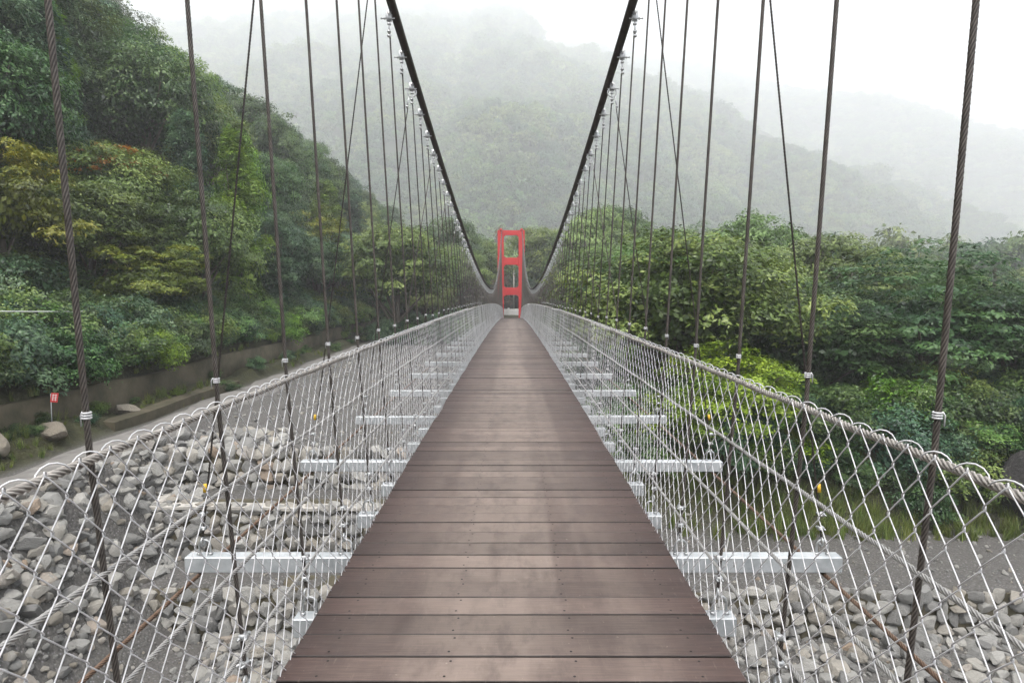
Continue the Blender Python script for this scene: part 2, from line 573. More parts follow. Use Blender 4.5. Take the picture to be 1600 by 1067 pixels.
xs = np.unique(np.concatenate([np.linspace(-2600, -70, 40), np.linspace(-70, -15, 56), np.linspace(-15, 20, 211), np.linspace(20, 60, 41), np.linspace(60, 2900, 40)]))
ys = np.unique(np.concatenate([np.linspace(-300, -10, 12), np.linspace(-10, 8, 30), np.linspace(8, 21, 150), np.linspace(21, 60, 79), np.linspace(60, 180, 61), np.linspace(180, 3400, 40)]))
g = heightfield('ground', xs, ys, ground_z, M['ground'], None, soil_mask)
tag(g, kind='structure')


def softmin(a, b, k):
    h = np.clip(0.5 + 0.5 * (b - a) / k, 0, 1)
    return b * (1 - h) + a * h - k * h * (1 - h)


K = 2.7
CAP = np.array([(-900, 380), (-60, 375), (0, 262), (24, 190), (96, 152), (166, 98), (242, 40), (290, 5), (900, 3)], float)


def mount_a(x, y):
    x, y = x / K, y / K
    base = 119 + 0.12 * np.clip(-x - 20, 0, 400) + 0.6 * np.clip(x, 0, 500)
    ridge = np.interp(x, CAP[:, 0], CAP[:, 1]) + 6 * fbm(x * 0.025, y * 0 + 1, 31)
    s = 0.50 * (y - base)
    s = s + (17 * fbm(x * 0.025, y * 0.014, 40, 4) - 7 * np.exp(-((x + 24 + 0.05 * (y - 200)) / 9) ** 2)) * smooth(0, 50, s)
    z = softmin(s, ridge - 0.45 * np.clip(y - base - ridge / 0.47, 0, None), 12)
    return np.where(s > 0, z, s * 0.5) * K - 2.6


def mount_b(x, y):
    x, y = x / K, y / K
    ridge = np.clip(322 - 0.375 * x, 15, 290) + 11 * fbm(x * 0.014, y * 0 + 3, 51)
    s = 0.62 * (y - 300 - 0.1 * x) + 22 * fbm(x * 0.012, y * 0.012, 60)
    z = softmin(s, ridge - 0.5 * np.clip(y - 720, 0, None), 25)
    return np.where(s > 0, z, s * 0.5) * K - 8


ma = heightfield('mountain_slope', np.linspace(-2000, 1030, 220), np.linspace(270, 2850, 220), mount_a, M['floor'])
tag(ma, kind='structure')
mbk = heightfield('far_mountain_slope', np.linspace(-700, 2450, 140), np.linspace(760, 2560, 120), mount_b, M['floor'])
tag(mbk, kind='structure')

# road on the left bank
ry = np.linspace(2, 60, 117)
mb = MB()
rx0 = -11.3 + 0.5 * fbm(ry * 0.7, ry * 0, 14)
rx1 = -10.0 + 0.4 * fbm(ry * 0.8, ry * 0 + 3, 15)
cols = [rx0 - 0.25, rx0, (rx0 + rx1) / 2, rx1, rx1 + 0.12]
zz = [-2.72, -2.56, -2.535, -2.56, -2.78]
V = np.stack([np.stack([c, ry, np.full_like(ry, z)], 1) for c, z in zip(cols, zz)], 1)
mb.add(V.reshape(-1, 3), grid_faces(len(ry), 5, False))
tag(mb.build('road', M['road']), kind='structure')

# ------------------------------------------------------------------ stones
def stone_mesh(name, seed, mat, sub=3, rough=0.10, boxy=0.66):
    import bmesh
    r = np.random.default_rng(seed)
    bm = bmesh.new()
    bmesh.ops.create_icosphere(bm, subdivisions=sub, radius=1)
    V = np.array([v.co[:] for v in bm.verts])
    F = np.array([[v.index for v in f.verts] for f in bm.faces])
    bm.free()
    V = np.sign(V) * np.abs(V) ** boxy
    for k in range(15):   # shave flat facets like a broken river stone
        d = r.normal(size=3)
        d /= np.linalg.norm(d)
        c = r.uniform(0.52, 0.86)
        t = np.clip(V @ d - c, 0, None)
        V = V - 1.0 * t[:, None] * d
    V = V / np.abs(V).max(0)
    V = V * (1 + rough * 0.3 * r.uniform(-0.5, 0.5, len(V)))[:, None]
    mb = MB()
    mb.add(V, None, F)
    me = mb.mesh(name, mat, True)
    me.set_sharp_from_angle(angle=R(30))
    return me


STONES = [stone_mesh('stone', 100 + k, M['stone']) for k in range(12)]
BOULD = [stone_mesh('boulder', 200 + k, M['boulder'], 3, 0.06, 0.85) for k in range(4)]


def place_stone(parent, x, y, z, sx, sy, sz, r=0.25, meshes=STONES):
    sx, sy, sz = sx * 0.9, sy * 0.9, sz * 0.9
    o = obj('stone', random.choice(meshes), parent)
    o.location = (x, y, z)
    o.rotation_euler = (random.uniform(-r, r), random.uniform(-r, r), random.uniform(-r, r) + random.choice((0, math.pi)))
    o.scale = (sx, sy, sz)
    return o


def stone_wall(label, x0, x1, yw, z0, z1, size, cap=None, capw=0.34, batter=0.25):
    root = empty('stone_wall', ((x0 + x1) / 2, yw, z0))
    tag(root, label, 'stone wall')
    inv = Vector(root.location)
    bk = MB()
    V = []
    for x in (x0, x1):
        V += [(x, yw - 0.02, z0 - 0.4), (x, yw + batter - 0.02, z1 - 0.06), (x, yw + batter + 0.7, z1 - 0.06), (x, yw + batter + 0.7, z0 - 0.4)]
    bk.add(np.array(V) - np.array(inv), [(0, 1, 5, 4), (1, 2, 6, 5), (2, 3, 7, 6), (0, 3, 2, 1), (4, 5, 6, 7)])
    bk.build('backing', M['mossconc'], root, False)
    z = z0 - 0.1
    n = 0
    while z < z1 - 0.08:
        h = size * random.uniform(0.62, 0.95)
        x = x0 + random.uniform(-0.3, 0)
        while x < x1:
            wd = size * random.uniform(0.6, 1.35)
            hh = h * random.uniform(0.85, 1.2)
            f = (z + h / 2 - z0) / (z1 - z0)
            place_stone(root, x + wd / 2 - inv.x, yw + batter * f + random.uniform(-0.06, 0.05) - inv.y, z + h / 2 + random.uniform(-0.05, 0.05) - inv.z,
                        wd * 0.66, size * random.uniform(0.38, 0.52), hh * 0.68)
            x += wd * random.uniform(0.9, 1.0)
            n += 1
        z += h * 0.93
    if cap:
        cb = MB()
        k = 40
        xx = np.linspace(x0 - 0.1, x1 + 0.1, k)
        wob = 0.06 * fbm(xx * 0.9, xx * 0 + yw, 5)
        prof = [(0.0, -0.07), (0.0, 0.0), (capw, 0.015), (capw + 0.02, -0.10)]
        V = np.stack([np.stack([xx, yw + batter - 0.12 + a + wob, z1 + b + 0.5 * wob], 1) for a, b in prof], 1) - np.array(inv)
        cb.add(V.reshape(-1, 3), grid_faces(k, 4))
        cb.build('cap', M[cap], root, False)
    return root


stone_wall('lowest stone terrace wall on the left, just above the dark gravel slope', -9.2, -2.9, 13.45, -6.05, -5.0, 0.36)
stone_wall('middle stone terrace wall on the left with a pale concrete cap', -9.3, -2.7, 15.35, -5.05, -3.82, 0.40, 'conc', 0.30)
stone_wall('upper left stone terrace wall below the gravel slope, without a cap', -10.0, -3.2, 17.15, -3.9, -2.86, 0.40)
stone_wall('long dry stone wall on the right behind the rubble apron', 2.6, 18.5, 14.25, -6.65, -5.48, 0.36)
# short pale return kerb at the left end of the terrace
mb = MB()
mb.box((-0.17, -0.0, -0.2), (0.17, 1.5, 0.06), 0.03)
tag(mb.build('concrete_kerb', M['conc'], None, False, loc=(-8.95, 15.75, -3.80), rot=(0, 0, R(12))), 'short pale concrete kerb turning the corner of the left terrace', 'kerb')

# stone embankment below the road
root = tag(empty('stone_embankment', (-9.2, 9, -4)), 'rough stone facing of the embankment below the dusty road', 'embankment')
for k in range(300):
    t = random.random()
    y = random.uniform(5.5, 17.6)
    x = -9.95 + 1.75 * t
    z = float(ground_z(x, y))
    s = random.uniform(0.13, 0.29)
    place_stone(root, x + 9.2, y - 9, z + 4 + s * 0.15, s * random.uniform(0.8, 1.3), s * random.uniform(0.8, 1.2), s * random.uniform(0.6, 0.9), 0.5)


def stone_field(name, label, cat, n, box, s0, s1, loc):
    root = tag(empty(name, loc), label, cat)
    for k in range(n):
        x = random.uniform(box[0], box[1])
        y = random.uniform(box[2], box[3])
        s = random.uniform(s0, s1) * (1 if random.random() < 0.8 else 1.35)
        z = float(ground_z(x, y))
        place_stone(root, x - loc[0], y - loc[1], z - loc[2] + s * random.uniform(0.15, 0.5), s * random.uniform(0.8, 1.35), s * random.uniform(0.8, 1.2), s * random.uniform(0.5, 0.8), 0.5)
    return root


stone_field('rubble_apron', 'apron of loose pale river stones below the right stone wall', 'rubble', 300, (3.2, 13.5, 9.8, 14.2), 0.12, 0.25, (8, 12, -7))
stone_field('rubble_heap', 'heap of loose stones under the bridge beside the dark gravel slope', 'rubble', 170, (-6.2, -2.4, 11.6, 13.5), 0.09, 0.22, (-4, 12.5, -6))
stone_field('rubble_strip', 'line of loose round stones on the gravel beside the road', 'rubble', 90, (-9.8, -6.5, 17.6, 19.6), 0.10, 0.22, (-8, 18.5, -3))

# boulders on the left bank
for (x, y, s, lab) in ((-12.1, 16.6, (0.50, 0.38, 0.26), 'largest brown boulder on the left bank, beside the road'),
                       (-12.0, 13.6, (0.36, 0.32, 0.24), 'pale round boulder low on the bank at the left edge'),
                       (-12.35, 20.3, (0.65, 0.40, 0.24), 'flat brown boulder lying against the mossy retaining wall'),
                       (-12.35, 15.0, (0.42, 0.30, 0.34), 'half-buried brown boulder under the bushes on the left bank')):
    o = obj('boulder', random.choice(BOULD), None, (x, y, float(ground_z(x, y)) + s[2] * 0.35), (0.1, 0.15, random.uniform(0, 6)), s)
    tag(o, lab, 'boulder', 'boulders on the left bank')
o = obj('boulder', stone_mesh('dark_boulder', 300, M['darkrock'], 3, 0.06, 0.9), None, (15.6, 18.2, -4.4), (0.1, 0.1, 0.5), (1.3, 1.1, 1.5))
tag(o, 'large dark boulder among the grass at the right edge', 'boulder')

# mossy retaining wall behind the road (and its broken slab)
ry = np.linspace(15.5, 62, 94)
mb = MB()
fx = HILL_X + 0.12 + 0.12 * fbm(ry * 0.3, ry * 0, 8)
tz = -1.45 + 0.16 * fbm(ry * 0.2, ry * 0 + 4, 12)
V = np.stack([np.stack([fx + 0.06, ry, np.full_like(ry, -2.9)], 1), np.stack([fx, ry, tz], 1), np.stack([fx - 0.35, ry, tz + 0.02], 1), np.stack([fx - 0.35, ry, np.full_like(ry, -2.9)], 1)], 1)
mb.add(V.reshape(-1, 3), grid_faces(len(ry), 4))
tag(mb.build('retaining_wall', M['mossconc']), 'low mossy concrete retaining wall at the foot of the left forest', 'retaining wall')
ry = np.linspace(18.5, 27, 18)
mb = MB()
fx = -11.75 + 0.06 * np.sin(ry)
V = np.stack([np.stack([fx + a, ry, b + 0 * ry], 1) for a, b in ((0.12, -2.7), (0.12, -2.32), (-0.35, -2.29), (-0.35, -2.7))], 1)
mb.add(V.reshape(-1, 3), grid_faces(18, 4), [(0, 1, 2), (0, 2, 3)])
tag(mb.build('concrete_slab', M['mossconc'], None, False), 'thin broken concrete slab edge between the road and the mossy wall', 'slab')

# ------------------------------------------------------------------ the bridge
BR = empty('suspension_footbridge', (0, 0, 0))
tag(BR, 'suspension footbridge with brown plank deck, chain-link sides and a red tower', 'footbridge')
Y_END = 78.0
PW = 0.180

# deck planks
pm = MB()
pm.box((-0.965, -0.0862, -0.042), (0.965, 0.0862, 0.0), 0.003)
plank = pm.mesh('deck_plank', M['wood'], False)
sc_m = MB()
for x in (-0.80, -0.27, 0.27, 0.80):
    for yy in (-0.055, 0.055):
        a = np.arange(8) * 2 * np.pi / 8
        V = np.stack([x + 0.02 * np.sign(yy) * 0.4 + 0.0062 * np.cos(a), yy + 0.0062 * np.sin(a), np.full(8, 0.0012)], 1)
        sc_m.add(V, None, [(0, k, k + 1) for k in range(1, 7)])
screws = sc_m.mesh('screw_heads', M['screw'], False)
y = -0.66
k = 0
far = MB()
while y < Y_END + 1:
    z = float(deck_z(y))
    sl = math.atan(-6.8e-4 * y)
    if k < 300:
        o = obj('deck_plank', plank, BR, (random.uniform(-0.004, 0.004), y, z + random.uniform(-0.004, 0.003)),
                (sl + random.uniform(-0.006, 0.006), random.uniform(-0.0012, 0.0012), random.uniform(-0.0035, 0.0035)))
        if k < 60:
            s = obj('screw_heads', screws, o)
            s['kind'] = 'stuff'
    else:
        far.box((-0.965, y - 0.0865, z - 0.042), (0.965, y + 0.0865, z + random.uniform(-0.003, 0.003)))
    k += 1
    y += PW
tag(far.build('far_deck_planks', M['wood'], BR, False), kind='stuff')

# stringers under the planks
for x in (-0.80, -0.27, 0.27, 0.80):
    yy = np.linspace(-0.7, Y_END, 80)
    m = MB()
    V = np.stack([np.stack([x + a + 0 * yy, yy, deck_z(yy) + b], 1) for a, b in ((-0.03, -0.046), (0.03, -0.046), (0.03, -0.14), (-0.03, -0.14))], 1)
    m.add(V.reshape(-1, 3), grid_faces(80, 4))
    m.build('stringer', M['galv'], BR, False)


def cable_z(y):
    y = np.asarray(y, float)
    return 1.55 + np.where(y < 40, 0.00264, 0.0048) * (y - 40) ** 2


XC = 1.22
RAIL_T = 1.16


def fence_x(t):
    u = np.clip(np.asarray(t, float) / RAIL_T, 0, 1)
    return 0.975 + 0.115 * (1 - (1 - u) ** 1.7)


BEAM0, BEAMD = 3.88, 0.74
beams = [(k, BEAM0 + BEAMD * k) for k in range(-5, 101) if BEAM0 + BEAMD * k < Y_END - 1]


def tube_path(pts, n):
    pts = np.asarray(pts, float)
    d = np.concatenate([[0], np.cumsum(np.linalg.norm(np.diff(pts, axis=0), axis=1))])
    t = np.linspace(0, d[-1], n)
    return np.stack([np.interp(t, d, pts[:, k]) for k in range(3)], 1)


def u_bolt_mesh(name):
    m = MB()
    # legs and arch in the XZ plane, nuts on the beam
    leg = [(-0.035, 0, -0.03), (-0.035, 0, 0.05)] + list(map(tuple, arc((0, 0, 0.06), 0.035, np.pi, 0, 9, (1, 0, 0), (0, 0, 1)))) + [(0.035, 0, 0.05), (0.035, 0, -0.03)]
    m.tube(leg, 0.007, 6, (0, 1, 0))
    for x in (-0.035, 0.035):
        m.tube([(x, 0, 0.001), (x, 0, 0.014)], 0.014, 6)
    return m.mesh(name, M['fitting'])


ubolt = u_bolt_mesh('u_bolt')


def hollow_beam(half):
    m = MB()
    m.box((-half, -0.045, -0.10), (half, 0.045, 0.0), 0.006)
    return m.mesh('cross_beam', M['galv'], False)


beam_s, beam_l = hollow_beam(1.12), hollow_beam(2.04)
# rope clip: saddle + two nuts
m = MB()
m.box((-0.018, -0.016, -0.012), (0.018, 0.016, 0.012), 0.004)
for x in (-0.013, 0.013):
    m.tube([(x, -0.034, 0), (x, 0.030, 0)], 0.005, 6)
    m.tube([(x, 0.016, 0), (x, 0.027, 0)], 0.009, 6)
rope_clip = m.mesh('rope_clip', M['fitting'])
# ring shackle hanging in the u bolt
m = MB()
m.tube(arc((0, 0, 0), 0.026, 0, 2 * np.pi, 14, (0, 1, 0), (0, 0, 1)), 0.006, 6, (1, 0, 0), False)
shackle = m.mesh('shackle', M['fitting'])
# wire binding above the handrail
m = MB()
for dz in (-0.007, 0, 0.007):
    m.tube(arc((0, 0, dz), 0.0105, 0, 2 * np.pi, 13, (1, 0, 0), (0, 1, 0)), 0.0028, 5, (0, 0, 1), False)
m.tube([(0.011, 0.004, 0.01), (0.017, 0.006, 0.0), (0.016, 0.006, -0.03)], 0.002, 4)
binding = m.mesh('wire_binding', M['galvw'])


def clamp_mesh(side, double):
    """band round the main cable, ears with a bolt on the outer side, and the socket that takes the hanger"""
    m = MB()
    for dy in (-0.024, 0.024):
        m.tube(arc((0, dy, 0), 0.050, 0, 2 * np.pi, 17, (1, 0, 0), (0, 0, 1)), 0.007, 5, (0, 1, 0), False)
    o = side
    for dy in (-0.03, 0.03):
        m.box((min(o * .02, o * 0.09), dy - 0.006, -0.15), (max(o * .02, o * 0.09), dy + 0.006, -0.035), 0.003)
    m.tube([(o * 0.055, -0.085, -0.085), (o * 0.055, 0.085, -0.085)], 0.009, 6)
    m.tube([(o * -0.02, 0, -0.125), (o * 0.16, 0, -0.125)], 0.008, 6)
    m.tube([(o * 0.10, 0, -0.125), (o * 0.118, 0, -0.125)], 0.018, 6)
    m.tube([(o * 0.145, 0, -0.125), (o * 0.158, 0, -0.125)], 0.014, 6)
    m.tube([(o * 0.05, 0, -0.11), (o * 0.05, 0, -0.36)], 0.011, 6)
    for dz in (-0.20, -0.30, -0.36):
        m.box((o * 0.05 - 0.022, -0.02, dz - 0.012), (o * 0.05 + 0.022, 0.02, dz + 0.012), 0.004)
    if double:
        m.tube(arc((o * 0.05, 0, -0.19), 0.07, 0, 2 * np.pi, 15, (1, 0, 0), (0, 0, 1)), 0.010, 5, (0, 1, 0), False)
        m.tube([(o * 0.09, 0, -0.24), (o * 0.13, 0, -0.44)], 0.010, 6)
        m.box((o * 0.125 - 0.02, -0.02, -0.43), (o * 0.125 + 0.02, 0.02, -0.405), 0.004)
    return m.mesh('cable_clamp', M['fitting'])


CL = {(s, d): clamp_mesh(s, d) for s in (-1, 1) for d in (False, True)}

for k, yb in beams:
    zb = float(deck_z(yb)) - 0.055
    is_long = k % 3 == 0
    b = obj('cross_beam', beam_l if is_long else beam_s, BR, (random.uniform(-0.02, 0.02), yb, zb), (0, random.uniform(-.002, .002), random.uniform(-.003, .003)))
    near = yb < 24
    if near:
        for s in (-1, 1):
            obj('u_bolt', ubolt, b, (s * 1.045, 0, 0))
            if is_long: obj('u_bolt', ubolt, b, (s * 1.93, 0, 0))
    for s in (-1, 1):
        zc = float(cable_z(yb))
        zr = float(deck_z(yb)) + RAIL_T
        top = (s * (XC + 0.04), yb, zc - 0.24)
        if zc - 0.3 > zr + 0.15:
            pts = [top, (s * (fence_x(RAIL_T) + 0.026), yb, zr + 0.02), (s * 1.047, yb, zb + 0.14)]
        else:
            pts = [(s * (XC + 0.05), yb, zc - 0.11), (s * 1.047, yb, zb + 0.14)]
        m = MB()
        if yb < 8.0:
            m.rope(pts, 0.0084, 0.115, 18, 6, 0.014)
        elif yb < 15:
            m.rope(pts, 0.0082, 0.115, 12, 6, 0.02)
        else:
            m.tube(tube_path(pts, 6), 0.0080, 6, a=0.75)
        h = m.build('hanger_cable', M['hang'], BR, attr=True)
        obj('cable_clamp', CL[(s, is_long)], h, (s * XC, yb, zc), (float(np.arctan(2 * (0.00264 if yb < 40 else 0.0048) * (yb - 40))), 0, 0), (0.8, 0.8, 0.8))
        if near:
            obj('wire_binding', binding, h, (s * (fence_x(RAIL_T) + 0.028), yb, zr + 0.10 + random.uniform(-0.015, 0.02)), (0, 0, random.uniform(-0.6, 0.6) + (math.pi if s < 0 else 0)))
            obj('shackle', shackle, h, (s * 1.046, yb, zb + 0.115), (0, 0, random.uniform(-.4, .4)))
            for dz in (0.19, 0.30):
                obj('rope_clip', rope_clip, h, (s * 1.05, yb, zb + dz), (0, 0, random.uniform(-.5, .5)))
        if is_long:
            m = MB()
            pts = [(s * (XC + 0.10), yb, zc - 0.335), (s * 1.93, yb, zb + 0.11)]
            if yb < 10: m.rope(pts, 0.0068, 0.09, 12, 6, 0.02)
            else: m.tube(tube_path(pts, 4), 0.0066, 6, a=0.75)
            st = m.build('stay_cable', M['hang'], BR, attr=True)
            if near:
                for dz in (0.17, 0.26):
                    obj('rope_clip', rope_clip, st, (s * 1.925, yb, zb + dz))
                obj('shackle', shackle, st, (s * 1.93, yb, zb + 0.085))
                if yb < 7:
                    mm = MB()
                    mm.tube([(s * 1.905, yb, zb + 0.40), (s * 1.90, yb, zb + 0.45)], 0.013, 8)
                    mm.build('tag', M['yellow'], st)

# main cables
yy = np.concatenate([np.linspace(-4, 20, 49), np.linspace(20.5, Y_END, 110)])
for s in (-1, 1):
    m = MB()
    P = np.stack([np.full_like(yy, s * XC), yy, cable_z(yy)], 1)
    P = np.concatenate([P, [[s * XC, Y_END + 0.6, float(cable_z(Y_END))], [s * 1.6, Y_END + 22, -2.5]]])
    m.tube(P, 0.046, 12)
    m.build('main_cable', M['main'], BR)

# handrail, side and wind cables
yn = np.linspace(-1.5, 13, 59)
yf = np.linspace(13, Y_END - 0.4, 80)


def long_cable(name, x, t, r, mat, s, pitch, wob=0.0):
    def P(ys):
        sag = wob * np.sin((ys - BEAM0) / BEAMD * np.pi) ** 2
        return np.stack([s * (np.full_like(ys, x)), ys, deck_z(ys) + t - sag], 1)
    m = MB()
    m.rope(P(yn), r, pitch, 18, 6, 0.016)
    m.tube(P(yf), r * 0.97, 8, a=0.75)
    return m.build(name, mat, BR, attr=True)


for s in (-1, 1):
    long_cable('handrail_cable', fence_x(RAIL_T), RAIL_T, 0.0125, M['rail'], s, 0.13, 0.006)
    for t in (0.22, 0.52, 0.84):
        long_cable('side_cable', float(fence_x(t)) + 0.014, t, 0.0085, M['side'], s, 0.11, 0.004)
    long_cable('wind_cable', 1.95, -0.175, 0.0125, M['rust'], s, 0.15)
# a thin diagonal brace wire on the right side
m = MB()
m.tube(tube_path([(1.06, BEAM0 - 0.72, -0.03), (1.30, BEAM0 - 0.05, -0.16), (1.6, BEAM0 + 0.7, -0.2)], 6), 0.006, 6, a=0.8)
m.build('brace_wire', M['side'], BR, attr=True)


# chain-link netting: every wire is its own zigzag, hooked to its neighbours
def netting(s):
    m = MB()
    P2 = 0.060           # half of one diamond, along the bridge
    RV = 0.0715          # half of one diamond, in height
    rows = 17
    n_near = int((8.5 + 1.3) / P2)
    n_all = int((Y_END - 0.6 + 1.3) / P2)
    r0 = np.random.default_rng(11 if s > 0 else 12)

    def surf(y, t, off):
        bulge = 0.036 * fbm(y * 1.3, t * 1.2, 77 if s > 0 else 78, 3)
        x = fence_x(t) + off + bulge - 0.01
        yy = y + 0.034 * fbm(y * 1.1 + 7, t * 1.7, 80 if s > 0 else 81, 3)
        return np.stack([s * x, yy, deck_z(yy) + t], -1)

    for i in range(n_all):
        near = i < n_near
        y0 = -1.3 + i * P2
        k = np.arange(rows + 1)
        t = RAIL_T + 0.012 - k * RV
        side = (k + i) % 2            # which column the vertex sits on
        if near:
            tt, yv, off = [], [], []
            e = 0.006
            for q in range(rows + 1):
                sg = 1 if side[q] else -1
                yc = y0 + (P2 if side[q] else 0) + sg * 0.004
                # three points round the hook
                tt += [t[q] + 0.007, t[q], t[q] - 0.007]
                yv += [yc - sg * e, yc, yc - sg * e]
                f = 0.0035 * sg
                off += [-f, 0.0, f]
            V = surf(np.array(yv), np.array(tt), np.array(off))
            m.tube(V, 0.0021, 5, (1, 0, 0), False)
        else:
            yv = y0 + np.where(side == 1, P2, 0.0)
            V = surf(yv, t, 0 * t)
            m.tube(V, 0.0020, 3, (1, 0, 0), False)
    o = m.build('chain_link_netting', M['galvw'], BR)
    tag(o, kind='stuff')
    # lashing wire spiralled round the handrail
    m = MB()
    yl = np.arange(-1.3, 16, 0.012)
    ph = (yl + 1.3) / 0.120 * 2 * np.pi
    rr = 0.0175 + 0.003 * np.sin(yl * 31)
    x = s * (fence_x(RAIL_T) + rr * np.cos(ph))
    z = deck_z(yl) + RAIL_T + 0.007 + rr * np.sin(ph)
    m.tube(np.stack([x, yl, z], 1), 0.0022, 4, (0.1, 0.0, 1), False)
    tag(m.build('lashing_wire', M['galvw'], BR), kind='stuff')


netting(-1)
netting(1)

# far tower
TW = empty('bridge_tower', (-0.1, Y_END + 0.35, -2.2), 0, BR)
TW['label'] = 'tall red portal tower at the far end of the bridge'


def tower_local(name, lo, hi, bev=0.03):
    m = MB()
    m.box(lo, hi, bev)
    return m.build(name, M['red'], TW, False)


zt = 10.75
for s in (-1, 1):
    m = MB()
    m.box((0.90 if s > 0 else -1.64, -0.35, -0.4), (1.64 if s > 0 else -0.90, 0.35, zt), 0.03)
    m.build('tower_leg', M['red'], TW, False)
    m = MB()
    m.tube([(s * 1.25, -0.4, zt + 0.05), (s * 1.25, 0.4, zt + 0.05)], 0.16, 10)
    m.build('cable_saddle', M['red'], TW)


def crossbar(z0, z1):
    m = MB()
    m.box((-0.9, -0.30, z0), (0.9, 0.30, z1), 0.01)
    for s in (-1, 1):        # haunches in the corners
        for zz, d in ((z0, -1), (z1, 1)):
            if zz > zt - 0.3: continue
            V = [(s * 0.9, -0.29, zz), (s * 0.9, 0.29, zz), (s * 0.68, 0.29, zz), (s * 0.68, -0.29, zz), (s * 0.9, -0.29, zz + d * 0.22), (s * 0.9, 0.29, zz + d * 0.22)]
            m.add(V, [(0, 1, 2, 3), (3, 2, 5, 4)], [(0, 3, 4), (1, 5, 2)])
    m.build('crossbar', M['red'], TW, False)


crossbar(zt - 0.6, zt - 0.02)
crossbar(6.6, 7.45)
crossbar(2.95, 3.85)

# far bank: white parapet, small white house, pole
mb = MB()
mb.box((-3.2, -0.15, 0), (3.2, 0.15, 0.9), 0.02)
for x in (-3.0, -1, 1, 3.0):
    mb.box((x - 0.14, -0.2, 0), (x + 0.14, 0.2, 1.05), 0.02)
tag(mb.build('parapet', M['white'], None, False, loc=(0.5, 92, -2.3)), 'white parapet seen through the red tower at the far end', 'parapet')
H = tag(empty('hut', (-6.4, 93, -2.3)), 'small white hut beyond the left end of the bridge', 'hut')
mb = MB(); mb.box((-2.0, -1.5, 0), (2.0, 1.5, 2.5)); mb.build('wall', M['white'], H, False)
mb = MB(); mb.box((-2.3, -1.8, 2.5), (2.3, 1.8, 2.66)); mb.build('roof', M['conc'], H, False)
mb = MB(); mb.box((-0.4, -1.56, 0), (0.4, -1.5, 2.0)); mb.build('door', M['mossconc'], H, False)
PO = MB(); PO.tube([(0, 0, 0), (0, 0, 8.6)], np.array([0.17, 0.11]), 10)
tag(PO.build('utility_pole', M['conc'], None, loc=(0.3, 104, -2.6)), 'pale utility pole seen through the opening of the red tower', 'pole')

# left bank sign, wire
SG = tag(empty('warning_sign', (-12.4, 17.0, float(ground_z(-12.4, 17.0)))), 'small red notice with white marks on a thin post on the left bank', 'sign')
mb = MB(); mb.tube([(0, 0, -0.2), (0.02, 0, 0.9)], 0.012, 6); mb.build('post', M['galv'], SG)
mb = MB(); mb.box((-0.15, -0.012, 1.0), (0.15, 0.0, 1.46), 0.004); pn = mb.build('panel', M['redsign'], SG, False, loc=(0.0, -0.02, 0.12), rot=(0, R(9), R(25)), scale=(0.55, 1, 0.55))
mb = MB()
for x in (-0.07, 0.045):
    mb.box((x, -0.016, 1.08), (x + 0.022, -0.013, 1.40))
for z in (1.12, 1.2, 1.28, 1.36):
    mb.box((-0.10, -0.019, z), (0.10, -0.0162, z + 0.018))
mb.build('marks', M['white'], pn, False)
mb = MB()
t = np.linspace(0, 1, 20)
t = t * 2.2 - 1.2
P = np.stack([-12.9 - 2.7 * t, 15.6 + 9.9 * t, 1.04 - 0.32 * t - 0.12 * t * (1 - t)], 1)
mb.tube(P, 0.016, 6)
tag(mb.build('overhead_wire', M['white']), 'thin white wire strung level in front of the left forest', 'wire')


# ------------------------------------------------------------------ trees
def leaves(mb, P, N, size, tint, r, aspect=0.45):
    n = len(P)
    N = N / (np.linalg.norm(N, axis=1)[:, None] + 1e-9)
    A = r.normal(size=(n, 3))
    A[:, 2] -= 0.5
    U = A - (A * N).sum(1)[:, None] * N
    U /= np.linalg.norm(U, axis=1)[:, None] + 1e-9
    W = np.cross(N, U)
    L = (size * r.uniform(0.6, 1.35, n))[:, None]
    b = L * aspect
    V = np.stack([P - U * L * 0.5, P + W * b * 0.5 + N * L * 0.06, P + U * L * 0.5, P - W * b * 0.5 + N * L * 0.06], 1)
    mb.add(V.reshape(-1, 3), np.arange(4 * n).reshape(-1, 4), None, np.repeat(np.clip(tint, 0, 1), 4))


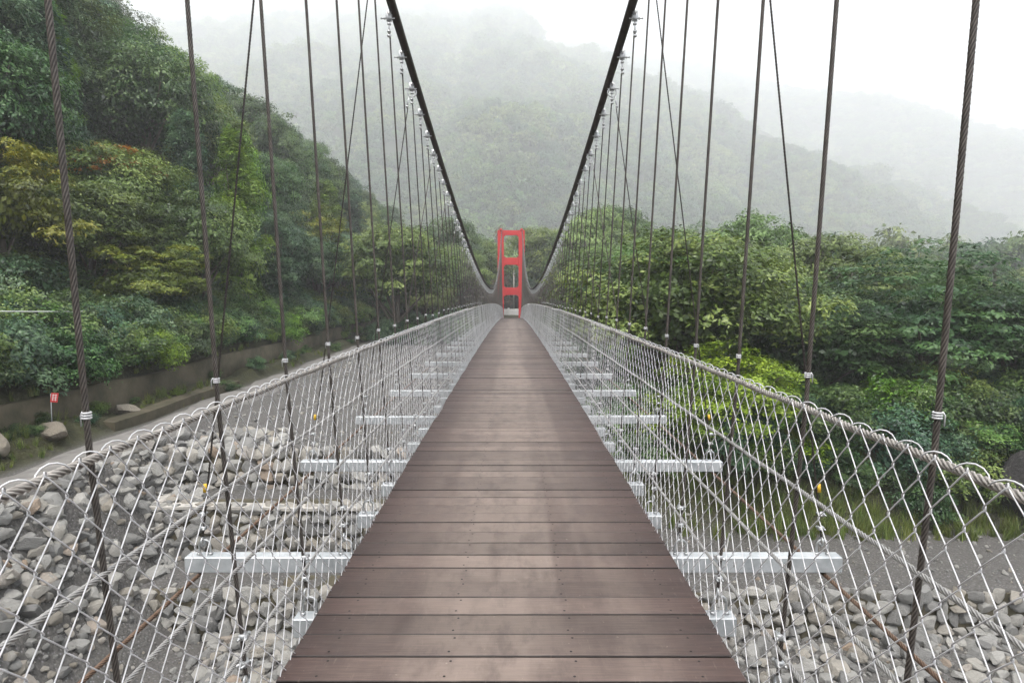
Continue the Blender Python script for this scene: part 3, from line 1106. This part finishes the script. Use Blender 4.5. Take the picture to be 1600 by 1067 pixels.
def crown_mesh(name, mat, seed, n_clump=60, per=160, leaf=0.16, flat=0.55, rc=(0.16, 0.30), shape='round', inner=0.25, up=0.9, aspect=0.45):
    """crown of unit half-width 1 around the origin's top: x,y in -1..1, z 0..~1.2"""
    r = np.random.default_rng(seed)
    mb = MB()
    tw = []
    lump = r.uniform(0, 6.28, 6)
    for k in range(n_clump):
        th = r.uniform(0, 2 * np.pi)
        u = r.uniform(-0.45, 1.0)
        ph = math.asin(u) if shape == 'round' else 0
        R0 = 1 + 0.22 * math.sin(2 * th + lump[0]) + 0.14 * math.sin(3 * th + lump[1] + 2 * u)
        q = r.uniform(0.55, 1.0) ** 0.6
        if shape == 'round':
            c = np.array([math.cos(th) * math.cos(ph) * R0, math.sin(th) * math.cos(ph) * R0, 0.62 + 0.62 * u]) * np.array([q, q, 1])
            c[2] = 0.62 + (c[2] - 0.62) * (0.75 + 0.25 * R0)
        elif shape == 'flat':      # spreading, layered pads
            rad = math.sqrt(r.uniform(0, 1)) * R0
            lay = r.integers(0, 4)
            c = np.array([math.cos(th) * rad, math.sin(th) * rad, 0.25 + 0.26 * lay * (1 - 0.4 * rad) + 0.35 * (1 - rad ** 2) + r.normal() * 0.04])
        else:                      # plume: tall feathery column
            hgt = r.uniform(0, 1)
            rad = (0.55 * (1 - hgt) ** 0.7 + 0.10) * R0 * r.uniform(0.4, 1)
            c = np.array([math.cos(th) * rad, math.sin(th) * rad, 2.4 * hgt])
        out = c - np.array([0, 0, 0.35])
        out = out / (np.linalg.norm(out) + 1e-9)
        cr = r.uniform(*rc)
        n = int(per * (cr / np.mean(rc)) ** 1.6)
        D = r.normal(size=(n, 3))
        D /= np.linalg.norm(D, axis=1)[:, None]
        D[:, 2] = np.where(r.uniform(size=n) < 0.72, np.abs(D[:, 2]), D[:, 2])
        rad = r.uniform(0.45, 1.05, n) ** 0.5
        ripple = 1 + 0.25 * np.sin(5 * np.arctan2(D[:, 1], D[:, 0]) + k)
        P = c + D * (rad * ripple)[:, None] * cr * np.array([1, 1, flat])
        if shape == 'plume': P[:, 2] -= 0.35 * ((P[:, 0] - c[0]) ** 2 + (P[:, 1] - c[1]) ** 2) ** 0.5
        N = D * 0.6 + out * 0.5 + np.array([0, 0, up]) + r.normal(size=(n, 3)) * 0.45
        base = r.uniform(0.12, 0.92)
        tint = base + 0.16 * r.normal(size=n)
        leaves(mb, P, N, leaf, tint, r, aspect)
        tw.append(c)
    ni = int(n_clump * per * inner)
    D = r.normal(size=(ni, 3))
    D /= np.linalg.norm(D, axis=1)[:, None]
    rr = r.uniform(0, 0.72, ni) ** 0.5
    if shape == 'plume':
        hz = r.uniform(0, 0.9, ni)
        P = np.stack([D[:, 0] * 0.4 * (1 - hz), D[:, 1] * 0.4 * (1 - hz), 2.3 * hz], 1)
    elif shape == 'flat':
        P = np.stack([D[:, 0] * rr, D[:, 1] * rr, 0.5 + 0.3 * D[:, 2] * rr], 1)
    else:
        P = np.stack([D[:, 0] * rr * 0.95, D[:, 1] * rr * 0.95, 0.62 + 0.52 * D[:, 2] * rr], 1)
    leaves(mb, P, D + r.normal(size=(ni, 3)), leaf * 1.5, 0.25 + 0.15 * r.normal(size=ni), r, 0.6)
    return mb.mesh(name, mat, True, True), tw


def trunk_mesh(name, mat, seed, tw, base=-1.0, r0=0.07, n_limb=9, multi=1):
    """tapered trunk from z=base to the crown, limbs out to clump centres"""
    r = np.random.default_rng(seed)
    mb = MB()
    for q in range(multi):
        a = r.uniform(0, 6.28)
        off = 0.0 if multi == 1 else 0.12
        lean = np.array([math.cos(a), math.sin(a), 0]) * (0.05 if multi == 1 else 0.4)
        b0 = np.array([math.cos(a) * off, math.sin(a) * off, base])
        top = np.array([lean[0], lean[1], 0.55])
        t = np.linspace(0, 1, 9)[:, None]
        P = b0 * (1 - t) + top * t + np.sin(t * 3.1) * np.array([r.normal() * 0.04, r.normal() * 0.04, 0])
        mb.tube(P, np.linspace(r0, r0 * 0.4, 9) / (1 if multi == 1 else 1.7), 8)
        for c in [tw[i] for i in r.choice(len(tw), n_limb, replace=False)]:
            s0 = P[int(r.integers(3, 8))]
            mid = s0 * 0.5 + c * 0.5 + np.array([0, 0, 0.05])
            t2 = np.linspace(0, 1, 6)[:, None]
            L = s0 * (1 - t2) ** 2 + 2 * mid * t2 * (1 - t2) + c * 0.97 * t2 ** 2
            mb.tube(L, np.linspace(r0 * 0.42, r0 * 0.10, 6), 5)
    return mb.mesh(name, mat)


KIND = {}


def add_kind(key, mat, shape, variants, bark='bark', base=-1.0, multi=1, **kw):
    L = []
    for v in range(variants):
        cm, tw = crown_mesh('crown_' + key, M[mat], hash(key) % 1 + 1000 + 37 * len(KIND) + v, shape=shape, **kw)
        L.append((cm, trunk_mesh('trunk_' + key, M[bark], 500 + 13 * len(KIND) + v, tw, base, multi=multi)))
    KIND[key] = (L, base)


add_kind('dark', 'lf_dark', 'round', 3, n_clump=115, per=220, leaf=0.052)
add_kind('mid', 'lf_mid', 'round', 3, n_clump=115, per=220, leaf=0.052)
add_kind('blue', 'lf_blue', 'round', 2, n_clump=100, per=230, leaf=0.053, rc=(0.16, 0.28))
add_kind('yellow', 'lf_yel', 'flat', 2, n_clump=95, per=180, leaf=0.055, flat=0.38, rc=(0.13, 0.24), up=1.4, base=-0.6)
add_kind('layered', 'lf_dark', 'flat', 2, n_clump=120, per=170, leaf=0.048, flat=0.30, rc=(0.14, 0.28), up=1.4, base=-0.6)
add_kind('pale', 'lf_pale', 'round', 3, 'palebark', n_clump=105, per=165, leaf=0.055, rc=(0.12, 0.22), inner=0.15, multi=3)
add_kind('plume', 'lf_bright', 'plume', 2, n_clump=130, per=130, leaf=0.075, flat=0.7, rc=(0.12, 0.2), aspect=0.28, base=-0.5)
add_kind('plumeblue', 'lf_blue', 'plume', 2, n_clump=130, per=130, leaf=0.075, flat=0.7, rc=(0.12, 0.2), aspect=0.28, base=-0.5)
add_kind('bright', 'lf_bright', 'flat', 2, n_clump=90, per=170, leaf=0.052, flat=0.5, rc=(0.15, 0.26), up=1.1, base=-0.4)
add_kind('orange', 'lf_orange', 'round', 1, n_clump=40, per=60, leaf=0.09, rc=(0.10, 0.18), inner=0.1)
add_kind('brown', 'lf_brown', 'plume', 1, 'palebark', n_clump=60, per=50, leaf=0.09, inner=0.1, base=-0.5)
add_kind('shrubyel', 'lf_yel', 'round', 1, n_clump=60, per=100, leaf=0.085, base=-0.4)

placed = []
HT = {'round': 1.24, 'flat': 1.15, 'plume': 2.45}


def tree(name, kind, x, y, height, width, label, group=None, rz=None, z=None, cat='tree'):
    L, base = KIND[kind]
    cm, tm = L[random.randrange(len(L))]
    z = float(ground_z(x, y)) if z is None else z
    top = 2.4 if kind in ('plume', 'plumeblue', 'brown') else (1.22 if kind not in ('yellow', 'layered', 'bright') else 1.1)
    rt = empty(name, (x, y, z), random.uniform(0, 6.28) if rz is None else rz)
    tag(rt, label, cat, group)
    rt['_h'] = height
    sx = width / 2
    sz = height / (top - base * 0.55)
    for nm, me in (('trunk', tm), ('crown', cm)):
        o = obj(nm, me, rt, (0, 0, -base * 0.55 * sz), None, (sx, sx * random.uniform(0.9, 1.1), sz))
    placed.append((x, y, width))
    return rt


def from_px(px, y):
    return (px - 800) / 1000.0 * (y * 0.9965)


# conspicuous trees, each with its own label
NAMED = [
    ('spreading_tree', 'yellow', 238, 27.5, 3.6, 5.2, 'yellow-green spreading tree overhanging the mossy retaining wall'),
    ('spreading_tree', 'yellow', 10, 24, 5.0, 4.6, 'yellowish tree at the left edge, left of the nearest hanger cable'),
    ('feathery_tree', 'plume', 376, 38, 10.8, 5.6, 'tall feathery bright green tree standing out on the left slope'),
    ('broadleaf_tree', 'mid', 180, 31, 6.2, 6.0, 'olive green tree with orange-tipped shoots on the left slope'),
    ('broadleaf_tree', 'yellow', 495, 54, 7.2, 6.5, 'yellowish tree right of the feathery tree on the left slope'),
    ('broadleaf_tree', 'mid', 625, 50, 8.4, 9.0, 'large rounded green tree close to the left rail at mid bridge'),
    ('feathery_tree', 'plumeblue', 85, 33, 9.5, 6.0, 'tall drooping blue-green tree behind the nearest left hanger cable'),
    ('feathery_tree', 'plumeblue', 300, 40, 9.5, 6.0, 'drooping blue-green tree left of the bright feathery tree'),
    ('broadleaf_tree', 'pale', 235, 60, 8.0, 9.5, 'broad pale green tree crown midway up the left hillside'),
    ('spreading_tree', 'bright', 225, 78, 8.0, 9.0, 'fresh green tree crown high on the left hillside'),
    ('fresh_shrub', 'bright', 1150, 19.8, 2.6, 4.6, 'bright yellow-green bush just below the right rail'),
    ('fresh_shrub', 'bright', 1040, 27, 2.6, 4.0, 'fresh green bush below the right rail, beyond the nearest one'),
    ('spreading_tree', 'layered', 1440, 25.5, 5.6, 8.0, 'dark layered tree filling the right side behind the right rail'),
    ('broadleaf_tree', 'pale', 1170, 38, 8.4, 7.5, 'pale green tree with slender pale stems right of centre'),
    ('broadleaf_tree', 'pale', 1300, 34, 7.0, 7.0, 'pale green rounded tree between the two nearest right hanger cables'),
    ('broadleaf_tree', 'pale', 1050, 48, 8.6, 8.0, 'light green tree behind the orange cloth on the right'),
    ('spreading_tree', 'layered', 1270, 24.5, 4.2, 6.0, 'shadowy low tree behind the second right hanger cable'),
    ('broadleaf_tree', 'dark', 1585, 24, 4.6, 5.5, 'dark bushy tree at the right edge of the picture'),
    ('flowering_shrub', 'shrubyel', 950, 42, 2.8, 4.5, 'yellow-leaved shrub beside the right rail near mid bridge'),
    ('broadleaf_tree', 'mid', 955, 58, 7.6, 8.0, 'round leafy green tree right of the far cable sag'),
    ('broadleaf_tree', 'dark', 955, 80, 13.0, 12.0, 'tall dark tree rising behind the right main cable'),
    ('broadleaf_tree', 'mid', 884, 84, 8.5, 6.5, 'leafy tree immediately right of the red tower'),
    ('broadleaf_tree', 'dark', 700, 84, 12.0, 11.0, 'tall dark tree left of the red tower'),
    ('broadleaf_tree', 'mid', 742, 90, 10.0, 7.0, 'green tree just left of the red tower top'),
    ('dry_tree', 'brown', 782, 108, 14.0, 6.0, 'brownish feathery tree rising behind the red tower'),
]
for nm, kd, px, y, h, wd, lab in NAMED:
    tree(nm, kd, from_px(px, y), y, h, wd, lab)
# orange shoots standing out of the olive tree
x0 = from_px(175, 36)
o = obj('shoots', KIND['orange'][0][0][0], [q for q in C.objects if q.get('label', '').startswith('olive green tree')][0], (0, 0, 4.6), None, (2.0, 2.0, 1.5))

# left hillside forest
LBL = {'dark': 'dark green', 'mid': 'mid green', 'blue': 'bluish green', 'pale': 'pale green', 'plume': 'fresh green feathery', 'plumeblue': 'bluish feathery', 'layered': 'dark layered', 'yellow': 'yellowish', 'bright': 'fresh green'}
NM = {'plume': 'feathery_tree', 'plumeblue': 'feathery_tree', 'layered': 'spreading_tree', 'yellow': 'spreading_tree', 'bright': 'spreading_tree'}


def scatter(n, gen, sep):
    k = tries = 0
    while k < n and tries < n * 60:
        tries += 1
        c = gen()
        if c is None: continue
        x, y, kd, h, wd, lab, grp = c
        if any((x - a) ** 2 + (y - b) ** 2 < (sep * (wd + ww) / 2) ** 2 for a, b, ww in placed): continue
        tree(NM.get(kd, 'broadleaf_tree'), kd, x, y, h, wd, lab, grp)
        k += 1
    return k


def left_gen():
    y = random.uniform(6, 120) ** 1.0
    x = random.uniform(-62, -14.6)
    px = 800 + 1000 * x / y
    if px < -140: return None
    kd = random.choices(['dark', 'mid', 'blue', 'pale', 'plume', 'plumeblue', 'layered', 'yellow', 'bright'], [30, 15, 24, 7, 6, 13, 7, 2, 4])[0]
    if x > -18 and 13 < y < 27.5: return None
    if x > -19: h, wd = random.uniform(4, 6.5), random.uniform(4, 6)
    else: h, wd = random.uniform(6.5, 10.5), random.uniform(5.5, 9.5)
    zone = 'foot' if x > -21 else ('middle' if x > -36 else 'upper part')
    return x, y, kd, h, wd, 'tree', f'@left hillside|{kd}'


nl = scatter(150, left_gen, 0.56)

SKY = np.array([(820, .09), (900, .115), (960, .118), (1000, .075), (1080, .08), (1170, .082), (1250, .06), (1300, .055), (1400, .038), (1500, .02), (1600, -.005), (1900, -.01)])


def right_gen():
    y = random.uniform(21.5, 112)
    x = random.uniform(3.2, 70)
    px = 800 + 1000 * x / y
    if px > 1880: return None
    if y < 45 and x < 5: return None
    if x < 6.2 and y < 95: return None
    g0 = float(ground_z(x, y))
    top = 1.6 + y * float(np.interp(px, SKY[:, 0], SKY[:, 1])) * random.uniform(0.55, 1.0)
    h = min(13, max(3.2, top - g0))
    if h > 3.3 and top - g0 < 2.4: return None
    wd = min(9, h * random.uniform(0.85, 1.25))
    kd = random.choices(['dark', 'mid', 'blue', 'pale', 'layered', 'yellow', 'bright'], [9, 24, 5, 44, 8, 2, 10])[0]
    zone = 'near' if y < 36 else ('middle' if y < 65 else 'far')
    return x, y, kd, h, wd, 'tree', f'@right-hand wood|{kd}'


nr = scatter(88, right_gen, 0.55)


def far_gen():
    y = random.uniform(96, 128)
    x = random.uniform(-45, 60)
    if abs(x) < 6 and y < 112: return None
    kd = random.choices(['dark', 'mid', 'blue', 'pale'], [30, 25, 10, 12])[0]
    h = random.uniform(6, 11)
    return x, y, kd, h, h * random.uniform(0.85, 1.1), 'tree', f'@far bank|{kd}'


nf = scatter(36, far_gen, 0.5)


def shore_gen():
    y = random.uniform(58, 95)
    x = random.uniform(-14.5, -7.0)
    kd = random.choices(['dark', 'mid', 'blue'], [30, 25, 10])[0]
    h = random.uniform(4.5, 8.5)
    return x, y, kd, h, h * random.uniform(0.85, 1.1), 'tree', f'@left shore|{kd}'


ns = scatter(12, shore_gen, 0.5)


# labels that single the canopy trees out: by look, by height on the slope, by the cables in front of them
def retag():
    cells = {}
    for o in C.objects:
        if o.get('group', '').startswith('@'):
            x, y, z = o.location
            h = o['_h']
            dc = y * math.cos(R(PITCH)) - (z + h * 0.7 - EYE) * math.sin(R(PITCH))
            o['_px'] = 800 + 1000 * x / dc
            o['_py'] = 533.5 - 1000 * ((z + h * 0.7 - EYE) * math.cos(R(PITCH)) + y * math.sin(R(PITCH))) / dc
            side, kd = o['group'][1:].split('|')
            px, py = o['_px'], o['_py']
            if side == 'left hillside':
                col = ('left of left hanger one' if px < 70 else 'between left hangers one and two' if px < 310 else 'between left hangers two and three' if px < 435
                       else 'between left hangers three and four' if px < 515 else 'right of left hanger four')
                row = 'top' if py < 110 else 'upper' if py < 220 else 'middle' if py < 340 else 'foot'
                lab = f'{LBL[kd]} tree, {row} left hillside, {col}'
            elif side == 'right-hand wood':
                col = ('right of right hanger one' if px > 1530 else 'between right hangers one and two' if px > 1285 else 'between right hangers two and three' if px > 1165
                       else 'between right hangers three and four' if px > 1095 else 'left of right hanger four')
                row = 'front' if y < 36 else 'middle' if y < 65 else 'rear'
                lab = f'{LBL[kd]} tree, {row} right wood, {col}'
            elif side == 'far bank':
                col = 'left of' if px < 775 else 'right of' if px > 820 else 'behind'
                lab = f'{LBL[kd]} tree on the far bank {col} the red tower'
            else:
                lab = f'{LBL[kd]} tree on the left shore near the far bridge end'
            cells.setdefault(lab, []).append(o)
            o['group'] = f'{LBL[kd]} trees, {side}'
    ORD = ['leftmost', 'second from left', 'third from left', 'fourth from left', 'fifth from left', 'sixth from left', 'seventh from left', 'eighth from left', 'ninth from left', 'tenth from left', 'eleventh from left', 'twelfth from left', 'thirteenth from left', 'fourteenth from left']
    for lab, L in cells.items():
        L.sort(key=lambda o: o['_px'])
        for k, o in enumerate(L):
            o['label'] = lab if len(L) == 1 else f'{lab}, {ORD[min(k, 13)]}'
    for o in C.objects:
        for q in ('_px', '_py', '_h'):
            if q in o: del o[q]


retag()
print('trees', nl, nr, nf, ns)

# palm on the right
PX, PY = from_px(1552, 44), 44
pr = tag(empty('palm_tree', (PX, PY, float(ground_z(PX, PY)))), 'small dark palm showing above the trees near the right edge', 'palm tree')
gz = float(ground_z(PX, PY))
hp = 1.6 + 44 * -0.012 - gz + 1.9
mb = MB(); mb.tube(tube_path([(0, 0, -0.3), (0.1, 0, hp * 0.5), (0.05, 0, hp)], 8), np.linspace(0.16, 0.10, 8), 8); mb.build('trunk', M['bark'], pr)
mb = MB()
r = np.random.default_rng(5)
for k in range(16):
    a = k * 2.399
    lift = r.uniform(0.1, 0.9)
    t = np.linspace(0, 1, 14)
    ln = r.uniform(1.3, 1.8)
    Q = np.stack([np.cos(a) * ln * t * (1 - 0.15 * lift), np.sin(a) * ln * t * (1 - 0.15 * lift), hp + ln * (lift * t - 1.0 * t ** 2)], 1)
    mb.tube(Q, np.linspace(0.018, 0.004, 14), 4, a=0.4)
    for q in range(2, 14):
        for s in (-1, 1):
            sd_ = np.array([-np.sin(a) * s, np.cos(a) * s, -0.5])
            L = 0.45 * (1 - 0.5 * t[q])
            fw = np.array([np.cos(a), np.sin(a), -0.3]) * 0.18
            tip = Q[q] + sd_ * L + fw
            w_ = np.array([np.cos(a), np.sin(a), 0]) * 0.03
            mb.add([Q[q] - w_, Q[q] + w_, tip], None, [(0, 1, 2)], 0.3 + 0.3 * r.uniform())
mb.build('crown', M['lf_dark'], pr, True, True)

# orange cloths
for px, py_, y, sz, lab in ((1047, 479, 25.5, 0.20, 'small bright orange cloth between the trees right of the bridge'), (968, 472, 36, 0.28, 'faint orange cloth near the yellow-leaved shrub on the right')):
    u = np.linspace(-1, 1, 9)
    U, Vv = np.meshgrid(u, np.linspace(-1, 1, 7))
    Z = 0.30 * sz * np.sin(U * 2.2 + Vv) - 0.45 * sz * Vv
    mb = MB()
    for d in (0, 0.012):
        mb.add(np.stack([U * sz * (0.7 + 0.3 * Vv), Vv * 0.25 * sz + d, Z - d], -1).reshape(-1, 3), grid_faces(7, 9, False))
    depth = y * 0.9965
    tag(mb.build('orange_cloth', M['orange'], None, loc=(from_px(px, y), y, 1.6 - (py_ - 450) / 1000 * y)), lab, 'cloth')


# ------------------------------------------------------------------ stuff: undergrowth, far forest, grass, gravel
def gn_scatter(name, P, scl, rot, idx, meshes, kind='stuff'):
    col = bpy.data.collections.new(name + '_sources')
    for k, me in enumerate(meshes):
        o = bpy.data.objects.new(f'{name}_source_{k:02d}', me)
        col.objects.link(o)
    me = bpy.data.meshes.new(name)
    me.vertices.add(len(P))
    me.vertices.foreach_set('co', np.asarray(P, np.float32).ravel())
    for nm, ty, dat in (('scl', 'FLOAT_VECTOR', scl), ('rot', 'FLOAT_VECTOR', rot)):
        a = me.attributes.new(nm, ty, 'POINT')
        a.data.foreach_set('vector', np.asarray(dat, np.float32).ravel())
    a = me.attributes.new('idx', 'INT', 'POINT')
    a.data.foreach_set('value', np.asarray(idx, np.int32))
    me.update()
    o = obj(name, me)
    ng = bpy.data.node_groups.new(name + '_nodes', 'GeometryNodeTree')
    ng.interface.new_socket(name='Geometry', in_out='INPUT', socket_type='NodeSocketGeometry')
    ng.interface.new_socket(name='Geometry', in_out='OUTPUT', socket_type='NodeSocketGeometry')
    N, L = ng.nodes, ng.links
    gi, go = N.new('NodeGroupInput'), N.new('NodeGroupOutput')
    iop = N.new('GeometryNodeInstanceOnPoints')
    ci = N.new('GeometryNodeCollectionInfo')
    ci.inputs['Collection'].default_value = col
    ci.inputs['Separate Children'].default_value = True
    ci.inputs['Reset Children'].default_value = True
    L.new(gi.outputs[0], iop.inputs['Points'])
    L.new(ci.outputs[0], iop.inputs['Instance'])
    iop.inputs['Pick Instance'].default_value = True
    for nm, ty, sock in (('scl', 'FLOAT_VECTOR', 'Scale'), ('rot', 'FLOAT_VECTOR', 'Rotation'), ('idx', 'INT', 'Instance Index')):
        na = N.new('GeometryNodeInputNamedAttribute')
        na.data_type = ty
        na.inputs['Name'].default_value = nm
        src = na.outputs['Attribute']
        if nm == 'rot':
            er = N.new('FunctionNodeEulerToRotation')
            L.new(src, er.inputs[0])
            src = er.outputs[0]
        L.new(src, iop.inputs[sock])
    L.new(iop.outputs[0], go.inputs[0])
    md = o.modifiers.new('scatter', 'NODES')
    md.node_group = ng
    o['kind'] = kind
    return o


def rots(n, tilt=0.15):
    return np.stack([rng.normal(0, tilt, n), rng.normal(0, tilt, n), rng.uniform(0, 6.28, n)], 1)


# simple far crowns
FARC = []
for k, mt in enumerate(('lf_dark', 'lf_dark', 'lf_blue', 'lf_mid', 'lf_mid', 'lf_pale')):
    FARC.append(crown_mesh('far_crown', M[mt], 3000 + k, n_clump=40, per=46, leaf=0.17, flat=0.6, rc=(0.22, 0.40), inner=0.3)[0])


def jitter_grid(x0, x1, y0, y1, d):
    X, Y = np.meshgrid(np.arange(x0, x1, d), np.arange(y0, y1, d))
    X = X.ravel() + rng.uniform(-0.5, 0.5, X.size) * d
    Y = Y.ravel() + rng.uniform(-0.5, 0.5, Y.size) * d
    return X, Y


X1, Y1 = jitter_grid(-760, 720, 318, 970, 10.5)
X2, Y2 = jitter_grid(-1600, 360, 970, 2560, 21.0)
X, Y = np.concatenate([X1, X2]), np.concatenate([Y1, Y2])
Z = mount_a(X, Y)
ok = (Z > -2.6) & (np.abs(X) < Y * 0.88 + 10) & (Z < 0.62 * Y + 20)
ok &= rng.uniform(size=len(X)) > 0.16
X, Y, Z = X[ok], Y[ok], Z[ok]
sz = rng.uniform(4.6, 9.6, len(X)) * np.where(Y > 970, 1.9, 1.0)
o = gn_scatter('mountain_forest', np.stack([X, Y, Z - 0.3 * sz], 1), np.stack([sz, sz, sz * rng.uniform(0.9, 1.7, len(X))], 1), rots(len(X), 0.08), np.clip(3 + 9 * fbm(X * 0.022, Y * 0.016, 120) + rng.normal(0, 0.9, len(X)), 0, 5).astype(int), FARC)
tag(o, 'misty green forest covering the mountain slope behind the bridge', 'forest')
nA = len(X)
X, Y = jitter_grid(-330, 420, 128, 390, 8.0)
ok = (mount_a(X, Y) < 2) & (np.abs(X) < Y * 0.9)
X, Y = X[ok], Y[ok]
sz = rng.uniform(3.6, 6.2, len(X))
o = gn_scatter('valley_forest', np.stack([X, Y, np.full(len(X), -1.5)], 1), np.stack([sz, sz, sz * rng.uniform(1.2, 2.0, len(X))], 1), rots(len(X), 0.08), rng.integers(0, 6, len(X)), FARC)
tag(o, 'belt of misty trees on the valley floor below the mountain', 'forest')
X, Y = jitter_grid(-150, 1900, 810, 2110, 24.0)
Z = mount_b(X, Y)
ok = (Z > -4) & (np.abs(X) < Y * 0.88 + 10) & (Z < 0.62 * Y + 20)
X, Y, Z = X[ok], Y[ok], Z[ok]
sz = rng.uniform(11, 17, len(X))
o = gn_scatter('far_mountain_forest', np.stack([X, Y, Z - 0.3 * sz], 1), np.stack([sz, sz, sz * rng.uniform(0.8, 1.3, len(X))], 1), rots(len(X), 0.08), rng.integers(0, 6, len(X)), FARC)
tag(o, 'faint forest on the far ridge fading into white fog', 'forest')
print('far crowns', nA, len(X))

# undergrowth on hillside, right wood and banks
SHR = []
for k, mt in enumerate(('lf_dark', 'lf_mid', 'lf_bright', 'lf_blue', 'lf_dark')):
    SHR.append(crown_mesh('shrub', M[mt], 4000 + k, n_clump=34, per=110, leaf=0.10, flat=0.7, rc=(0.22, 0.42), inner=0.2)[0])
Xs, Ys = jitter_grid(-64, -13.1, 4, 125, 1.5)
k1 = (Xs > -Ys * 0.95 - 6) & ((Xs > -24) | (rng.uniform(size=len(Xs)) < 0.35))
Xr, Yr = jitter_grid(2.5, 60, 19.2, 112, 1.6)
k2 = (Xr < Yr * 0.95 + 4) & ((Yr < 34) | (rng.uniform(size=len(Xr)) < 0.3)) & ~((Yr < 70) & (Xr < 3.2))
Xq, Yq = jitter_grid(-13, -3.5, 48, 100, 1.5)
Xe, Ye = jitter_grid(-16.5, -13.0, 8, 70, 0.72)
Xg, Yg = jitter_grid(3.5, 22, 19.3, 23.5, 0.9)
Xb, Yb = jitter_grid(-12.9, -11.6, 9, 45, 0.8)
kb = rng.uniform(size=len(Xb)) < 0.4
Xg, Yg = np.concatenate([Xg, Xb[kb]]), np.concatenate([Yg, Yb[kb]])
X = np.concatenate([Xs[k1], Xr[k2], Xq, Xe, Xg])
Y = np.concatenate([Ys[k1], Yr[k2], Yq, Ye, Yg])
Z = ground_z(X, Y)
sz = rng.uniform(0.55, 1.25, len(X)) * np.where(X < -18, 1.25, 1.0) * np.where((X > -12.95) & (X < -11), 0.4, 1.0)
o = gn_scatter('undergrowth', np.stack([X, Y, Z - 0.1], 1), np.stack([sz, sz, sz * rng.uniform(0.8, 1.3, len(X))], 1), rots(len(X), 0.2), rng.choice(5, len(X), p=[.34, .24, .06, .2, .16]), SHR)
tag(o, 'dense undergrowth of shrubs on the wooded banks', 'undergrowth')
print('shrubs', len(X))

# weeds on the left bank and long grass on the right bank
def grass_tuft(name, seed, n=46, h=1.0, spread=0.55):
    r = np.random.default_rng(seed)
    mb = MB()
    for k in range(n):
        a = r.uniform(0, 6.28)
        l = r.uniform(0.5, 1.0) * h
        b = np.array([r.normal() * 0.08, r.normal() * 0.08, 0])
        d = np.array([math.cos(a), math.sin(a), 0])
        dr = r.uniform(0.2, 1.0) * spread
        t = np.linspace(0, 1, 6)
        P = b + d * (dr * l * t ** 1.6)[:, None] + np.array([0, 0, 1]) * (l * (t - 0.55 * dr * t ** 2.4))[:, None]
        wv = np.cross(d, (0, 0, 1)) * 1.0
        wd = 0.011 * (1 - t) + 0.001
        V = np.stack([P - wv * wd[:, None], P + wv * wd[:, None]], 1)
        mb.add(V.reshape(-1, 3), grid_faces(6, 2, False), None, 0.2 + 0.6 * r.uniform())
    return mb.mesh(name, M['grass'], True, True)


GR = [grass_tuft('grass_tuft', 60 + k) for k in range(4)]
X, Y = jitter_grid(3, 20, 17.5, 20.8, 0.24)
kk = rng.uniform(size=len(X)) < 0.75 * smooth(-0.35, 0.25, fbm(X * 0.5, Y * 0.5, 91) + 0.15)
X, Y = X[kk], Y[kk]
X2, Y2 = jitter_grid(-13.0, -11.5, 10, 40, 0.30)
kk = rng.uniform(size=len(X2)) < 0.9 * smooth(-0.25, 0.25, fbm(X2 * 0.6, Y2 * 0.4, 93))
X, Y = np.concatenate([X, X2[kk]]), np.concatenate([Y, Y2[kk]])
Z = ground_z(X, Y)
sz = rng.uniform(0.35, 1.0, len(X)) * np.where(X < 0, 0.5, 1.0)
o = gn_scatter('grass', np.stack([X, Y, Z - 0.03], 1), np.stack([sz, sz, sz], 1), rots(len(X), 0.15), rng.integers(0, 4, len(X)), GR)
tag(o, 'tufts of long grass on the river banks', 'grass')

# gravel
X1, Y1 = jitter_grid(-9.6, -2.5, 7, 40, 0.22)
X2, Y2 = jitter_grid(2.6, 18, 9, 18.4, 0.22)
X3, Y3 = jitter_grid(-10.0, -8.1, 5, 17.6, 0.17)
X4, Y4 = jitter_grid(2.8, 14.5, 9.3, 14.2, 0.20)
X5, Y5 = jitter_grid(-6.5, -2.4, 11, 13.5, 0.17)
nb = len(X1) + len(X2)
X, Y = np.concatenate([X1, X2, X3, X4, X5]), np.concatenate([Y1, Y2, Y3, Y4, Y5])
big = np.arange(len(X)) >= nb
kk = rng.uniform(size=len(X)) < 0.3 * big + 0.6 * smooth(-0.4, 0.4, fbm(X * 0.8, Y * 0.8, 95)) + 0.12
X, Y, big = X[kk], Y[kk], big[kk]
Z = ground_z(X, Y)
sz = np.where(big, 0.05 + 0.11 * rng.uniform(size=len(X)) ** 2, 0.018 + 0.085 * rng.uniform(size=len(X)) ** 3)
o = gn_scatter('gravel', np.stack([X, Y, Z + 0.2 * sz], 1), np.stack([sz * rng.uniform(.8, 1.4, len(X)), sz, sz * 0.7], 1), rots(len(X), 0.5), rng.integers(0, 12, len(X)), STONES)
tag(o, 'grey gravel strewn over the dry river bed', 'gravel')
print('gravel', len(X))

# ------------------------------------------------------------------ haze
HAZE = 0.0010
t = bpy.data.materials.new('haze_air')
t.use_nodes = True
nt = t.node_tree
nt.nodes.remove(nt.nodes['Principled BSDF'])
pv = nt.nodes.new('ShaderNodeVolumePrincipled')
pv.inputs['Color'].default_value = (0.968, 0.982, 1.0, 1)
pv.inputs['Density'].default_value = HAZE
pv.inputs['Anisotropy'].default_value = 0.0
nt.links.new(pv.outputs[0], nt.nodes['Material Output'].inputs['Volume'])
mb = MB()
mb.box((-2700, -320, -13), (3000, 3600, 1130))
hz = mb.build('haze', t, None, False)
tag(hz, kind='stuff')
